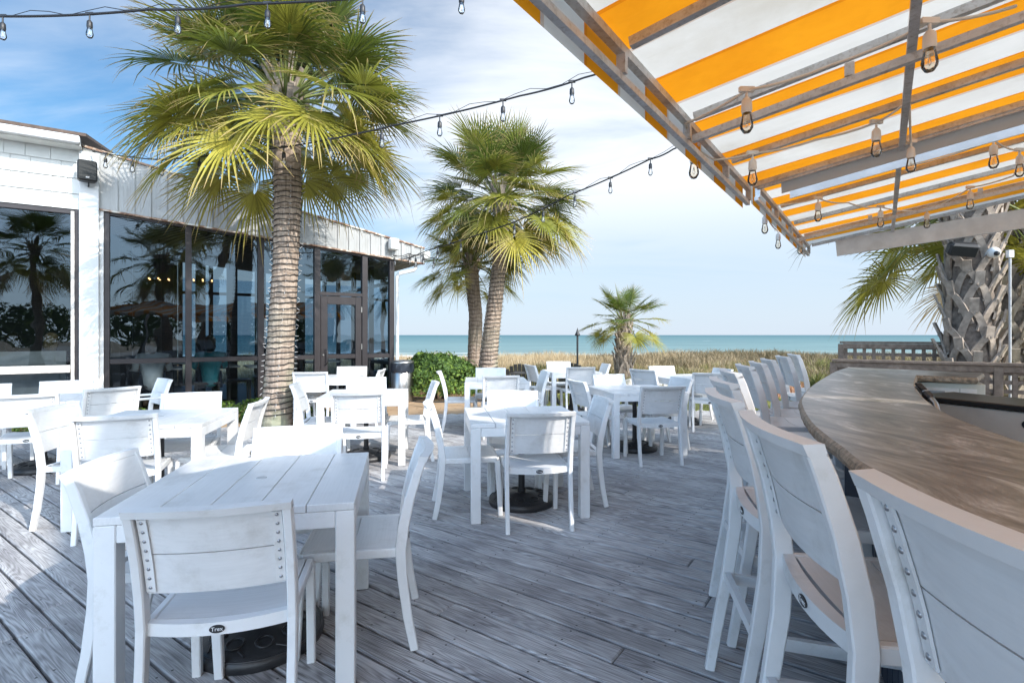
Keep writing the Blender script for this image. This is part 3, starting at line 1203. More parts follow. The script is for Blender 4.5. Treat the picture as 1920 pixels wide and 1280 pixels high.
def palm(label, loc, path, rads, crown_r, nfr, seed, droop=1.0, boots=None, tilt=(0, 0), pet=1.0, up_bias=0.0, minlean=-48, dead=3, bare=None):
    """path: trunk centre points relative to loc; rads: radii"""
    rd = random.Random(seed)
    t = thing('palm_tree', label, 'palm tree', loc)
    tm = MB()
    # refine the trunk path
    pts, rr = [], []
    P = [Vector(p) for p in path]
    for i in range(len(P) - 1):
        for k in range(14):
            f = k / 14
            pts.append(P[i].lerp(P[i + 1], f))
            r0 = rads[i] + (rads[i + 1] - rads[i]) * f
            rr.append(r0 * (1 + .022 * math.sin((i * 14 + k) * 2.1) + rd.uniform(-.012, .012)))
    pts.append(P[-1]); rr.append(rads[-1])
    tm.tube(pts, rr, 20)
    tr = tm.build('trunk', M['trunk'] if boots is None else M['boot_core'], t)
    top = P[-1]
    if boots:
        b0, b1, nb = boots
        bm_ = MB()
        H = b1 - b0
        for k in range(nb):
            f = k / (nb - 1)
            z0 = b0 + H * f
            th = k * 2.39996 + rd.uniform(-.15, .15)
            ctr = Vector((0, 0, 0))
            for i in range(len(P) - 1):
                if P[i].z <= z0 <= P[i + 1].z:
                    ff = (z0 - P[i].z) / (P[i + 1].z - P[i].z)
                    ctr = P[i].lerp(P[i + 1], ff)
                    rad0 = rads[i] + (rads[i + 1] - rads[i]) * ff
            hs = rd.uniform(.85, 1.15) * (.42 if rads[0] > .2 else .26)
            sp = .62
            for sgn in (-1, 1):
                path_ = []
                for j in range(6):
                    g = j / 5
                    an = th + sgn * sp * (1 - g) ** .8
                    rr_ = rad0 * (1.0 + .10 * g) + .015 + .07 * g ** 2 * (rads[0] / .3)
                    path_.append((ctr.x + rr_ * math.cos(an), ctr.y + rr_ * math.sin(an), z0 + hs * g))
                for j in range(5):
                    p_, q_ = Vector(path_[j]), Vector(path_[j + 1])
                    out = Vector((math.cos(th), math.sin(th), .25))
                    wdt = .105 * (1 - .25 * j / 5) * (rads[0] / .3)
                    bm_.beam(p_ - (q_ - p_) * .08, q_ + (q_ - p_) * .08, wdt, .028, out)
            # the stub above the fork
            e0 = Vector(path_[-1])
            rr2 = rad0 * 1.10 + .08 * (rads[0] / .3) + rd.uniform(.03, .09)
            e1 = Vector((ctr.x + rr2 * math.cos(th), ctr.y + rr2 * math.sin(th), z0 + hs * 1.38))
            bm_.beam(e0 - (e1 - e0) * .2, e1, .11 * (rads[0] / .3), .030, Vector((math.cos(th), math.sin(th), .2)))
        o_ = bm_.build('leaf_bases', M['boot'], t)
    # dry leaf bases at the throat of the crown
    cb = MB()
    for k in range(34):
        th = k * 2.4 + rd.uniform(-.2, .2)
        f = k / 33
        r0 = rads[-1] * (1.0 - .3 * f)
        z0 = top.z - .28 * crown_r / 2.0 + .55 * f * crown_r / 2.0
        out = Vector((math.cos(th), math.sin(th), 0))
        L = rd.uniform(.25, .5) * crown_r / 2.0
        p0 = Vector((top.x, top.y, z0)) + out * r0 * .8
        p1 = p0 + out * L * .38 + Vector((0, 0, L * .8))
        cb.beam(p0, p1, .075 * crown_r / 2, .02, out)
    cb.build('leaf_stubs', M['boot'], t)
    # fronds
    V, F, tip, age = [], [], [], []
    pm_ = MB()
    for k in range(nfr):
        f = (k + .5) / nfr
        el = R(86 - (86 - minlean) * f ** .95 + rd.uniform(-10, 10)) + up_bias
        az = k * 2.39996 + rd.uniform(-.35, .35)
        if bare and el < R(38) and math.cos(az) * bare[0] + math.sin(az) * bare[1] > .05:
            continue
        pl = crown_r * .52 * pet * rd.uniform(.75, 1.15)
        rl = crown_r * .43 * rd.uniform(.85, 1.12)
        d = Vector((math.cos(az) * math.cos(el), math.sin(az) * math.cos(el), math.sin(el)))
        hor = Vector((math.cos(az), math.sin(az), 0))
        p0 = Vector((top.x, top.y, top.z + .08 * crown_r * (1 - f))) + hor * rads[-1] * .5
        # petiole arcs outwards and then bends down
        sag = (.28 + .30 * f) * droop
        pp = []
        for j in range(6):
            g = j / 5
            pp.append(p0 + d * pl * g - Z * (pl * sag * g * g * (1 - abs(math.sin(el)) * .5)))
        pm_.tube(pp, [.026, .02, .016, .013, .011, .009], 5)
        tang = (pp[-1] - pp[-2]).normalized()
        side = tang.cross(Z)
        if side.length < .05:
            side = Vector((-math.sin(az), math.cos(az), 0))
        side.normalize()
        side = (side + Vector((rd.uniform(-.35, .35), rd.uniform(-.35, .35), rd.uniform(-.25, .25)))).normalized()
        nrm = side.cross(tang).normalized()
        base = pp[-1]
        old = max(0, (f - .35) / .65)
        ag = min(1, max(0, rd.gauss(old * .68, .20)))
        dd = k >= nfr - dead
        ns = 44
        for sidx in range(ns):
            u = (sidx + .5) / ns * 2 - 1
            phi = u * R(128)
            cost = rl * (.40 * (1 - u * u))            # the rib carries the fan forwards
            L = rl * (.95 - .34 * abs(u) ** 1.6) * rd.uniform(.90, 1.06)
            dirv = tang * math.cos(phi) + side * math.sin(phi)
            o0 = base + tang * cost * .45
            cup = .16 * abs(math.sin(phi))
            hang = droop * (.10 + .24 * f) * rd.uniform(.3, 1.8)
            if rd.random() < .22:
                hang *= 1.9
            vb = len(V)
            dn = -nrm
            wdir = dirv.cross(nrm).normalized()
            rows = (.03, .30, .58, .82, 1.0)
            ws = (.010, .033, .030, .017, .003)
            for g, wd in zip(rows, ws):
                c_ = o0 + dirv * L * g + nrm * (cup * L * g) - Z * (hang * L * max(0, g - .25) ** 2.0 * 1.35)
                c_ -= tang * (hang * .25 * L * g ** 3)
                wv = wd * rl / 1.0
                V.append(c_ - wdir * wv * .5 + nrm * wv * .22)
                V.append(c_)
                V.append(c_ + wdir * wv * .5 + nrm * wv * .22)
                tv = g * rd.uniform(.86, 1.02)
                if dd:
                    tv = 1.0
                tip.extend([tv] * 3)
                age.extend([min(1, ag + .10 * rd.random())] * 3)
            for r_ in range(4):
                q = vb + r_ * 3
                F.append((q, q + 1, q + 4, q + 3))
                F.append((q + 1, q + 2, q + 5, q + 4))
    me = bpy.data.meshes.new('crown')
    me.from_pydata([tuple(v) for v in V], [], F)
    for nm, arr in (('tip', tip), ('age', age)):
        at = me.attributes.new(nm, 'FLOAT', 'POINT')
        at.data.foreach_set('value', arr)
    me.materials.append(M['palm'])
    me.update()
    o = bpy.data.objects.new('crown', me)
    C.objects.link(o)
    o.parent = t
    po = pm_.build('petioles', M['petiole'], o)
    return t


BP = (-3.62, 8.15, 0)
palm('tall palm growing at the deck edge in front of the glazed wall', BP, [(-.04, 0, -.25), (-.03, 0, .1), (.02, .02, 1.2), (.10, .03, 2.6), (.13, .03, 3.6), (.10, .02, 4.95)],
     [.25, .225, .20, .185, .20, .215], 2.35, 92, 21, .80, minlean=-17, dead=0)
palm('leaning palm wound with lights between the round shrub and the sea', (-.72, 14.4, -.2), [(0, 0, 0), (.10, 0, 1.2), (.24, 0, 2.4), (.38, 0, 3.6), (.43, 0, 5.15)],
     [.29, .24, .21, .195, .21], 2.55, 80, 33, .85, minlean=-20, dead=0)
palm('slimmer shorter palm standing close behind the leaning palm', (-1.12, 15.6, -.2), [(0, 0, 0), (.02, 0, 1.1), (.04, 0, 2.2), (-.04, 0, 3.0), (-.10, 0, 3.60)],
     [.24, .215, .20, .20, .22], 1.75, 38, 45, .8, minlean=-24, dead=0)
palm('small short palm standing alone on the dune edge', (3.82, 18.0, -.05), [(0, 0, 0), (-.01, 0, .6), (.03, 0, 1.2), (.02, 0, 1.80)],
     [.27, .20, .17, .17], 1.60, 28, 52, .75, boots=(0.1, 1.60, 46), minlean=-14, dead=0)
palm('thick palm clad in criss cross leaf bases behind the lattice fence', (7.08, 8.1, -.2), [(0, 0, 0), (-.02, 0, 1.0), (0, 0, 2.2), (.02, 0, 3.3), (.03, 0, 3.7)],
     [.30, .265, .265, .28, .31], 2.5, 58, 61, .85, boots=(0.4, 3.75, 62), minlean=-26, dead=0, bare=(-.35, -.94))
palm('second booted palm half hidden at the right edge of the picture', (8.55, 9.1, -.2), [(0, 0, 0), (0, 0, 1.0), (.1, 0, 2.2), (.2, 0, 3.4)],
     [.30, .27, .27, .30], 2.2, 34, 68, .8, boots=(0.4, 3.3, 60), minlean=-24, bare=(-.60, -.80))
# outside the frame on the right and behind: they throw the dappled shade and stand in the window reflections
palm('palm beside the bar that carries the ends of the light strings', (7.1, 3.1, 0), [(0, 0, 0), (0, 0, 2), (.05, 0, 4), (.05, 0, 5.5)],
     [.26, .22, .21, .22], 2.3, 34, 74, 1.0)
palm('palm behind the camera seen only in the window reflections', (3.4, -5.2, 0), [(0, 0, 0), (0, 0, 2), (-.1, 0, 4), (-.1, 0, 4.6)],
     [.26, .22, .21, .22], 2.3, 32, 81, 1.0)
palm('inland palm seen only in the left hand window reflections', (6.6, -8.0, 0), [(0, 0, 0), (0, 0, 2), (-.1, 0, 4), (-.1, 0, 5.6)],
     [.26, .22, .21, .22], 2.3, 32, 82, 1.0)
palm('inland palm nearest the terrace, seen only in reflections', (.6, -9.5, 0), [(0, 0, 0), (0, 0, 2), (-.1, 0, 4), (-.1, 0, 5.0)],
     [.26, .22, .21, .22], 2.3, 32, 85, 1.0)
palm('unseen very tall palm added to cast a shadow band on the left tables', (5.1, -5.0, 0), [(0, 0, 0), (.35, .5, 4), (.95, 1.35, 8), (1.35, 1.9, 10.6)],
     [.20, .16, .14, .14], 2.0, 26, 91, .8, minlean=-15)  # added out of view as a shadow caster for the left tables
palm('palm near the car park seen only in the window reflections', (12.0, -3.2, 0), [(0, 0, 0), (0, 0, 2), (.1, 0, 4.2)],
     [.26, .22, .22], 2.3, 32, 83, 1.0)
palm('tall palm beyond the bar seen only in the window reflections', (12.5, 1.4, 0), [(0, 0, 0), (0, 0, 2), (.1, 0, 4.2)],
     [.26, .22, .22], 2.3, 30, 87, 1.0)


def spiral_lights(label, base, path, rads, z0, z1, pitch, seed):
    rd = random.Random(seed)
    t = thing('trunk_lights', label, 'string lights', base)
    P = [Vector(p) for p in path]

    def at(z):
        for i in range(len(P) - 1):
            if P[i].z <= z <= P[i + 1].z:
                f = (z - P[i].z) / (P[i + 1].z - P[i].z)
                return P[i].lerp(P[i + 1], f), rads[i] + (rads[i + 1] - rads[i]) * f
        return P[-1], rads[-1]
    turns = (z1 - z0) / pitch
    n = int(turns * 20)
    pts = []
    lm = MB()
    for k in range(n):
        f = k / n
        z = z0 + (z1 - z0) * f + rd.uniform(-.012, .012)
        c, r = at(z)
        an = 2 * math.pi * turns * f
        r *= 1.035
        p = Vector((c.x + (r + .006) * math.cos(an), c.y + (r + .006) * math.sin(an), z))
        pts.append(p)
        if k % 4 == 0:
            o = Vector((math.cos(an), math.sin(an), rd.uniform(-.9, .9))).normalized()
            lm.tube([p, p + o * .05], [.006, .003], 5)
    m = MB()
    m.tube(pts, .0075, 4, False)
    m.build('cable', M['wire_black'], t)
    lm.build('mini_bulb', M['capgrey'], t)
    t.children[1]['kind'] = 'stuff'
    return t


spiral_lights('dark wire of tiny lights wound round the tall palm trunk', BP, [(-.04, 0, -.25), (-.03, 0, .1), (.02, .02, 1.2), (.10, .03, 2.6), (.13, .03, 3.6), (.10, .02, 4.95)],
              [.25, .225, .20, .185, .20, .215], .12, 4.0, .085, 3)
spiral_lights('dark wire of tiny lights wound round the leaning palm trunk', (-.72, 14.4, -.2), [(0, 0, 0), (.10, 0, 1.2), (.24, 0, 2.4), (.38, 0, 3.6), (.43, 0, 5.15)],
              [.29, .24, .21, .195, .21], .3, 4.2, .11, 4)

# low plants along the building and round the palm
pn = 0
bedspots = [(-3.98, 8.75, .30), (-4.35, 8.85, .34), (-4.75, 8.75, .30), (-4.3, 9.2, .34), (-5.2, 8.6, .26), (-5.9, 8.3, .24), (-6.5, 8.05, .24), (-7.1, 7.75, .24), (-7.7, 7.5, .26), (-3.25, 8.75, .24), (-8.2, 7.45, .24)]
for i, (x, y, rr) in enumerate(bedspots):
    w_ = ['leafy green bed plant with reddish tips just left of the tall palm', 'bright green bed plant beside the glass, behind the far chair', 'low bed plant between white chairs and glazed wall',
          'upright bed plant against the dark window frame', 'small bed plant under the second window mullion', 'small bed plant in front of the first glass pane', 'small bed plant near the white column',
          'low plant in the bed behind the left hand tables', 'low plant in the bed below the wooden window sill', 'dark green low plant just right of the tall palm trunk', 'low plant at the left end of the planting bed'][i]
    t = thing('bed_plant', w_, 'plant', (x, y, -.04), 0, 'low plants in the bed along the building')
    n = 700
    d = rng.normal(0, 1, (n, 3)); d /= np.linalg.norm(d, axis=1)[:, None]
    d[:, 2] = np.abs(d[:, 2])
    p = d * (rr * rng.uniform(.35, 1, n) ** .5)[:, None] * np.array([1, 1, 1.05]) + np.array([0, 0, .04])
    leaf_cloud('foliage', M['bedleaf'], p, d * .6 + np.array([0, 0, .6]), .034, t)
    m = MB()
    for k in range(7):
        an = k * 2.4
        m.tube([(0, 0, -.02), (math.cos(an) * rr * .6, math.sin(an) * rr * .6, rr * .8)], [.006, .003], 5)
    m.build('stem', M['petiole'], t)

# yucca-like plant on the dune edge, right of the stools
t = thing('spiky_plant', 'spiky green plant on the dune edge behind the far bar stools', 'plant', (7.3, 12.6, -.2))
n = 90
blade_mesh('leaves', M['olive'], np.stack([rng.normal(0, .03, n), rng.normal(0, .03, n), np.full(n, .12)], 1), rng.uniform(.45, .75, n), np.full(n, .035), .75, parent=t)
m = MB(); m.tube([(0, 0, -.05), (0, 0, .18)], [.07, .05], 8); m.build('stem', M['dark_fibre'], t)
d = rng.normal(0, 1, (900, 3)); d /= np.linalg.norm(d, axis=1)[:, None]; d[:, 2] = np.abs(d[:, 2])
t = thing('low_shrub', 'low yellow green shrub at the foot of the spiky plant', 'shrub', (7.15, 12.35, -.2))
leaf_cloud('foliage', M['bedleaf'], d * np.array([.55, .4, .34]) * rng.uniform(.6, 1, (900, 1)), d, .035, t)
m = MB(); m.tube([(0, 0, -.05), (0, 0, .2)], [.03, .015], 6); m.build('stem', M['dark_fibre'], t)

# boulders
rd = random.Random(9)
for i, (x, y, r_) in enumerate([(3.55, 15.2, .42), (3.1, 14.7, .26), (4.15, 15.0, .3), (4.95, 15.1, .3), (5.6, 14.9, .24), (2.75, 15.1, .22)]):
    m = MB()
    nu, nv = 14, 9
    vs, fs = [], []
    ph0 = rd.uniform(0, 6)
    for j in range(nv + 1):
        a_ = math.pi * j / nv
        for k in range(nu):
            b_ = 2 * math.pi * k / nu
            q = 1 + .16 * math.sin(3 * b_ + ph0) * math.sin(a_) + .14 * math.cos(4 * a_ + 2 * b_ + ph0) + rd.uniform(-.05, .05)
            if j in (0, nv):
                q = 1
            vs.append((r_ * q * math.sin(a_) * math.cos(b_), r_ * .8 * q * math.sin(a_) * math.sin(b_), r_ * .62 * q * math.cos(a_)))
    for j in range(nv):
        for k in range(nu):
            k2 = (k + 1) % nu
            fs.append((j * nu + k2, j * nu + k, (j + 1) * nu + k, (j + 1) * nu + k2))
    m.add(vs, fs, False)
    o = m.build('boulder', M['rock'])
    o.location = (x, y, -.12)
    tag(o, ['large pale boulder below the small palm', 'small pale boulder left of the large one below the palm', 'pale boulder on the lawn edge right of the small palm', 'pale boulder behind the far right table',
            'small boulder at the left end of the russet ground cover', 'lowest pale stone beside the dark fire pit'][i], 'boulder', 'boulders along the lawn edge')


# ------------------------------------------------------------------ THE RESTAURANT BUILDING
bld = thing('restaurant_building', 'single storey restaurant with dark framed glazing, white column and sloping metal fascia', 'building', WO)


def bpart(m, name, mat, parent=None):
    """world-space mesh builder -> child of the building Empty (which sits at WO, unrotated)"""
    par = parent or bld
    o = m.build(name, mat)
    me = o.data
    me.transform(Matrix.Translation(-WO))
    o.parent = par
    return o


def wbox(m, a0, a1, o0, o1, z0, z1, ch=0.0):
    c = WA((a0 + a1) / 2, (o0 + o1) / 2, (z0 + z1) / 2)
    m.box(c, (abs(a1 - a0), abs(o1 - o0), abs(z1 - z0)), WW, WN, Z, ch)


FZB = lambda a: 3.55 - .0805 * (a + .1)         # lower edge of the fascia
FZT = lambda a: 4.53 - .187 * (a + .19)         # upper edge of the fascia
# fascia of ribbed metal
fm_ = MB()
A0, A1 = -.30, 5.86
N_ = 26
rb = (A1 - A0) / N_
for i in range(N_):
    a0, a1 = A0 + i * rb, A0 + (i + 1) * rb
    rel = .065
    # flat pan
    for (b0, b1, off, th) in ((a0, a1 - rel, .09, .05), (a1 - rel, a1, .112, .072)):
        q = [WA(b0, off, FZB(b0)), WA(b1, off, FZB(b1)), WA(b1, off, FZT(b1)), WA(b0, off, FZT(b0))]
        fm_.prism(q, -WN * th)
fo = bpart(fm_, 'fascia', M['panel'])
fix_normals(fo)
# minor pleats in every pan
pm2 = MB()
for i in range(N_):
    a0 = A0 + i * rb
    for fq in (.24, .46):
        b = a0 + rb * fq
        q = [WA(b, .0935, FZB(b) + .01), WA(b + .022, .0935, FZB(b) + .01), WA(b + .022, .0935, FZT(b) - .01), WA(b, .0935, FZT(b) - .01)]
        pm2.prism(q, -WN * .006)
fix_normals(bpart(pm2, 'pleat', M['panel'], fo))
# rusty edge trims
tm_ = MB()
for (fz, dz, h) in ((FZT, .0, .035), (FZB, -.03, .028)):
    q = [WA(A0 - .01, .13, fz(A0) + dz), WA(A1 + .02, .13, fz(A1) + dz), WA(A1 + .02, .13, fz(A1) + dz + h), WA(A0 - .01, .13, fz(A0) + dz + h)]
    tm_.prism(q, -WN * .11)
fix_normals(bpart(tm_, 'edge_trim', M['rust'], fo))
# short return of the fascia at the seaward end
rm = MB()
q = [WA(A1, .09, FZB(A1)), WA(A1, -2.4, FZB(A1)), WA(A1, -2.4, FZT(A1)), WA(A1, .09, FZT(A1))]
rm.prism(q, WW * .02)
fix_normals(bpart(rm, 'fascia_return', M['panel']))
# roof and soffit
rf = MB()
q = [WA(A0, .10, FZT(A0) - .03), WA(A1, .10, FZT(A1) - .03), WA(A1, -6.2, FZT(A1) - .03), WA(A0, -6.2, FZT(A0) - .03)]
rf.prism(q, Z * .02)
fix_normals(bpart(rf, 'roof', M['panel']))
sf = MB()
q = [WA(-.02, .02, FZB(-.02) - .012), WA(A1, .02, FZB(A1) - .012), WA(A1, -5.9, FZB(A1) - .012), WA(-.02, -5.9, FZB(-.02) - .012)]
sf.prism(q, Z * .008)
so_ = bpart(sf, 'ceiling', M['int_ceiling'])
fix_normals(so_)
cb_ = MB()
for k in range(28):
    o = -.15 - k * .2
    cb_.beam(WA(0.0, o, FZB(0) - .018), WA(A1 - .02, o, FZB(A1) - .018), .03, .012)
bpart(cb_, 'ceiling_batten', M['soffit'], so_)
# gutter box and downpipe
gt = MB()
wbox(gt, A1 + .02, A1 + .20, -.12, .06, FZB(A1) + .10, FZB(A1) + .30, .02)
bpart(gt, 'gutter', M['soffit'])
dp = MB()
p_a, p_b = WA(5.72, -.02, 0), WA(5.24, .05, 0)
dp.tube([p_a + Z * 3.1, p_a + Z * 2.96, p_a.lerp(p_b, .12) + Z * 2.90, p_a.lerp(p_b, .88) + Z * 2.80, p_b + Z * 2.72, p_b + Z * 2.4, p_b + Z * 1.2, p_b + Z * -.05], .042, 10)
bpart(dp, 'downpipe', M['column'])
# glazing frame
fr_ = MB()
ends = [(-.02, .06), (1.165, 1.265), (2.375, 2.485), (3.44, 3.56), (4.44, 4.56), (5.06, 5.17)]
for (a0, a1) in ends:
    am = (a0 + a1) / 2
    wbox(fr_, a0, a1, -.06, .07, -.04, FZB(am) - .012, .004)
for i in range(len(ends) - 1):
    a0, a1 = ends[i][1], ends[i + 1][0]
    wbox(fr_, a0, a1, -.052, .03, -.04, .06)
    if i != 3:
        wbox(fr_, a0, a1, -.05, .06, .90, .985, .003)
    hz_ = FZB((a0 + a1) / 2)
    fr_.beam(WA(a0, .0, FZB(a0) - .045), WA(a1, .0, FZB(a1) - .045), .09, .05)
fr_.beam(WA(3.56, .005, 2.27), WA(4.44, .005, 2.27), .12, .07)
bpart(fr_, 'window_frame', M['bronze'])
for i in range(5):
    a0, a1 = ends[i][1], ends[i + 1][0]
    segs = [(.06, .90, None), (.985, None, None)] if i != 3 else [(2.305, None, None)]
    for (z0, z1, _) in segs:
        g = MB()
        t0 = z1 if z1 else FZB(a0) - .07
        t1 = z1 if z1 else FZB(a1) - .07
        g.poly([WA(a0, 0, z0), WA(a1, 0, z0), WA(a1, 0, t1), WA(a0, 0, t0)])
        bpart(g, 'window_pane', M['glass_clear'] if z1 else M['glass'])
# door
dm = MB()
d0, d1 = 3.57, 4.43
for (a0, a1) in ((d0, d0 + .14), (d1 - .13, d1)):
    wbox(dm, a0, a1, -.03, .045, .02, 2.225, .004)
for (z0, z1) in ((.02, .24), (2.05, 2.222)):
    wbox(dm, d0 + .14, d1 - .13, -.028, .043, z0, z1, .003)
wbox(dm, d0 + .14, d1 - .13, -.01, .03, .90, .99, .002)
door = bpart(dm, 'door', M['bronze'])
hm = MB()
pa = WA(d0 + .10, .045, 1.06); pb = WA(d0 + .10, .045, .78)
hm.tube([WA(d0 + .09, .04, 1.10), WA(d0 + .09, .10, 1.10), WA(d0 + .12, .12, 1.06), WA(d0 + .12, .12, .82), WA(d0 + .09, .10, .78), WA(d0 + .09, .04, .78)], .012, 8)
bpart(hm, 'handle', M['black'], door)
km = MB()
km.lathe(WA(d0 + .05, .045, .98), [(.022, 0), (.022, .012), (.012, .016)], 12, True, WN)
bpart(km, 'lock', M['stainless'], door)
hg = MB()
for z in (.5, 1.15, 1.95):
    wbox(hg, d1 - .012, d1 + .012, .045, .06, z - .06, z + .06)
bpart(hg, 'hinge', M['stainless'], door)
gm_ = MB()
gm_.poly([WA(d0 + .14, 0, .99), WA(d1 - .13, 0, .99), WA(d1 - .13, 0, 2.05), WA(d0 + .14, 0, 2.05)])
gm_.poly([WA(d0 + .14, 0, .24), WA(d1 - .13, 0, .24), WA(d1 - .13, 0, .90), WA(d0 + .14, 0, .90)])
bpart(gm_, 'door_pane', M['glass'], door)
# white column
cm_ = MB()
wbox(cm_, -.34, -.08, -.10, .16, -.05, 4.46, .006)
bpart(cm_, 'column', M['column'])
ct = MB()
wbox(ct, -.08, -.02, -.10, .10, -.05, 3.52, .004)
bpart(ct, 'column_trim', M['column'])
# left wing: shingle wall over a wide window, eave with gutter and brown roof
sw = MB()
rd = random.Random(4)
zrow = [3.50, 3.76, 4.02, 4.28, 4.50]
for k in range(4):
    z0, z1 = zrow[k], zrow[k + 1]
    a = -5.0
    while a < -.35:
        w_ = rd.uniform(.17, .42)
        b = min(-.342, a + w_)
        q = [WA(a + .003, .072, z0), WA(b - .003, .072, z0), WA(b - .003, .050, z1 + .012), WA(a + .003, .050, z1 + .012)]
        sw.prism(q, -WN * .014)
        a = b
wbox(sw, -5.0, -.342, -.12, .034, 3.50, 4.72)
fix_normals(bpart(sw, 'shingle_wall', M['shingle']))
ev = MB()
wbox(ev, -5.0, -.30, .075, .36, 4.485, 4.515)
bpart(ev, 'eave_soffit', M['soffit'])
gu = MB()
wbox(gu, -5.0, -.30, .36, .47, 4.50, 4.62, .012)
bpart(gu, 'eave_gutter', M['column'])
rr_ = MB()
q = [WA(-5.0, .45, 4.63), WA(-.22, .45, 4.63), WA(-.22, -5, 5.9), WA(-5.0, -5, 5.9)]
rr_.prism(q, Z * .05)
fix_normals(bpart(rr_, 'brown_roof', M['roof_brown']))
lw = MB()
wbox(lw, -.405, -.342, -.06, .06, .60, 3.50, .003)
wbox(lw, -5.0, -.405, -.05, .05, 3.42, 3.498, .003)
wbox(lw, -2.9, -2.82, -.05, .05, .9, 3.42)
wlf = bpart(lw, 'left_window_frame', M['bronze'])
lt_ = MB()
wbox(lt_, -.455, -.407, .052, .085, .32, 3.46, .004)
bpart(lt_, 'window_casing', M['old_sill'], wlf)
si = MB()
wbox(si, -5.0, -.46, -.06, .12, .78, .845, .006)
wbox(si, -5.0, -.46, -.04, .06, .848, .90, .003)
bpart(si, 'window_sill', M['old_sill'])
lp = MB()
lp.poly([WA(-2.82, 0, .90), WA(-.405, 0, .90), WA(-.405, 0, 3.42), WA(-2.82, 0, 3.42)])
lp.poly([WA(-5.0, 0, .90), WA(-2.9, 0, .90), WA(-2.9, 0, 3.42), WA(-5.0, 0, 3.42)])
lp.poly([WA(-5.0, 0, .08), WA(-.455, 0, .08), WA(-.455, 0, .78), WA(-5.0, 0, .78)])
bpart(lp, 'window_pane', M['glass'])
bs = MB()
wbox(bs, -5.0, -.342, -.05, .05, -.1, .08)
bpart(bs, 'base_rail', M['bronze'])
# interior
im = MB()
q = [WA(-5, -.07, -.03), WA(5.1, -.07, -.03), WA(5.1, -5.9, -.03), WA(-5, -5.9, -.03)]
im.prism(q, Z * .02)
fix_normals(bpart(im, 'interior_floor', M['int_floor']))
iw = MB()
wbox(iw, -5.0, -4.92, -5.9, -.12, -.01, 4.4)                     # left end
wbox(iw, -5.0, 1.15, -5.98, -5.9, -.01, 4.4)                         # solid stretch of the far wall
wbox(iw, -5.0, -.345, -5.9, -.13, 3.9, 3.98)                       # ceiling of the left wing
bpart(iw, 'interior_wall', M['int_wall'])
ib = MB()
for a in (1.16, 1.9, 2.5, 3.1, 4.1, 5.06):                                  # seaward posts
    wbox(ib, a, a + .11, -5.98, -5.86, -.01, FZB(a) - .02)
wbox(ib, 1.2, 5.06, -5.95, -5.88, .72, .80)
wbox(ib, 1.2, 5.06, -5.95, -5.88, 2.55, 2.63)
for o in (-1.35, -2.8, -4.3):                                      # posts of the seaward end wall
    wbox(ib, 5.06, 5.16, o - .05, o + .05, -.01, 3.08)
wbox(ib, 5.08, 5.14, -5.8, -.06, .72, .80)
wbox(ib, 5.08, 5.14, -5.8, -.06, 2.55, 2.62)
for (a, o) in ((1.55, -2.9), (.2, -1.9), (2.9, -3.3), (2.1, -1.8), (.9, -2.6), (3.7, -2.6)):              # columns inside the room
    wbox(ib, a - .10, a + .10, o - .10, o + .10, -.01, 3.2)
bpart(ib, 'seaward_frame', M['bronze'])
bg = MB()
for (z0, z1) in ((.80, 2.55), (.02, .72), (2.63, 3.0)):
    bg.poly([WA(1.2, -5.92, z0), WA(5.06, -5.92, z0), WA(5.06, -5.92, z1), WA(1.2, -5.92, z1)])
    bg.poly([WA(5.11, -.07, z0), WA(5.11, -5.85, z0), WA(5.11, -5.85, z1), WA(5.11, -.07, z1)])
bpart(bg, 'seaward_pane', M['back_glass'])

# furniture seen through the glass
bo = MB()
wbox(bo, -3.2, -.55, -.34, -.22, 0, 1.13)
wbox(bo, -3.2, -.70, -.218, -.20, .92, 1.05)
booth = bo.build('booth_wall', M['white_wood'])
tag(booth, 'pale panelled half wall just inside the left hand window', 'half wall')


def dark_table(a, o, lab):
    p = WA(a, o, 0)
    t = thing('dining_table', lab, 'table', p, math.atan2(WW.y, WW.x), 'tables inside the restaurant')
    m = MB(); m.box((0, 0, .735), (.85, .75, .035), ch=.006); m.build('tabletop', M['white_wood'], t)
    m = MB(); m.tube([(0, 0, .03), (0, 0, .715)], .035, 8); m.lathe((0, 0, 0), [(.24, 0), (.24, .02), (.04, .05)], 14); m.build('pedestal', M['int_dark'], t)


for i, (a, o) in enumerate(((.72, -1.15), (1.75, -1.35), (2.7, -.95), (4.1, -2.2), (1.0, -3.4), (3.4, -4.2))):
    dark_table(a, o, ['table inside the glass in front of the person in white', 'table inside the glass in front of the person in teal', 'table inside the glass left of the tall palm trunk', 'table inside the room behind the glazed door',
                      'table deep inside the room behind the person in white', 'table deep inside the room near the sea windows'][i])


def dark_chair(a, o, rz, lab, back=True):
    t = thing('interior_chair' if back else 'interior_stool', lab, 'chair' if back else 'stool', WA(a, o, 0), rz, 'dark chairs inside the restaurant' if back else 'dark stools inside the restaurant')
    m = MB(); m.box((0, 0, .455), (.44, .44, .04), ch=.01); m.build('seat', M['int_dark'], t)
    if back:
        m = MB(); m.box((-.21, 0, .75), (.03, .42, .42), ch=.01); m.build('backrest', M['int_dark'], t)
    for sx in (-1, 1):
        for sy in (-1, 1):
            m = MB(); m.beam((sx * .19, sy * .19, 0), (sx * .19, sy * .19, .435), .035, .035); m.build('leg', M['int_dark'], t)


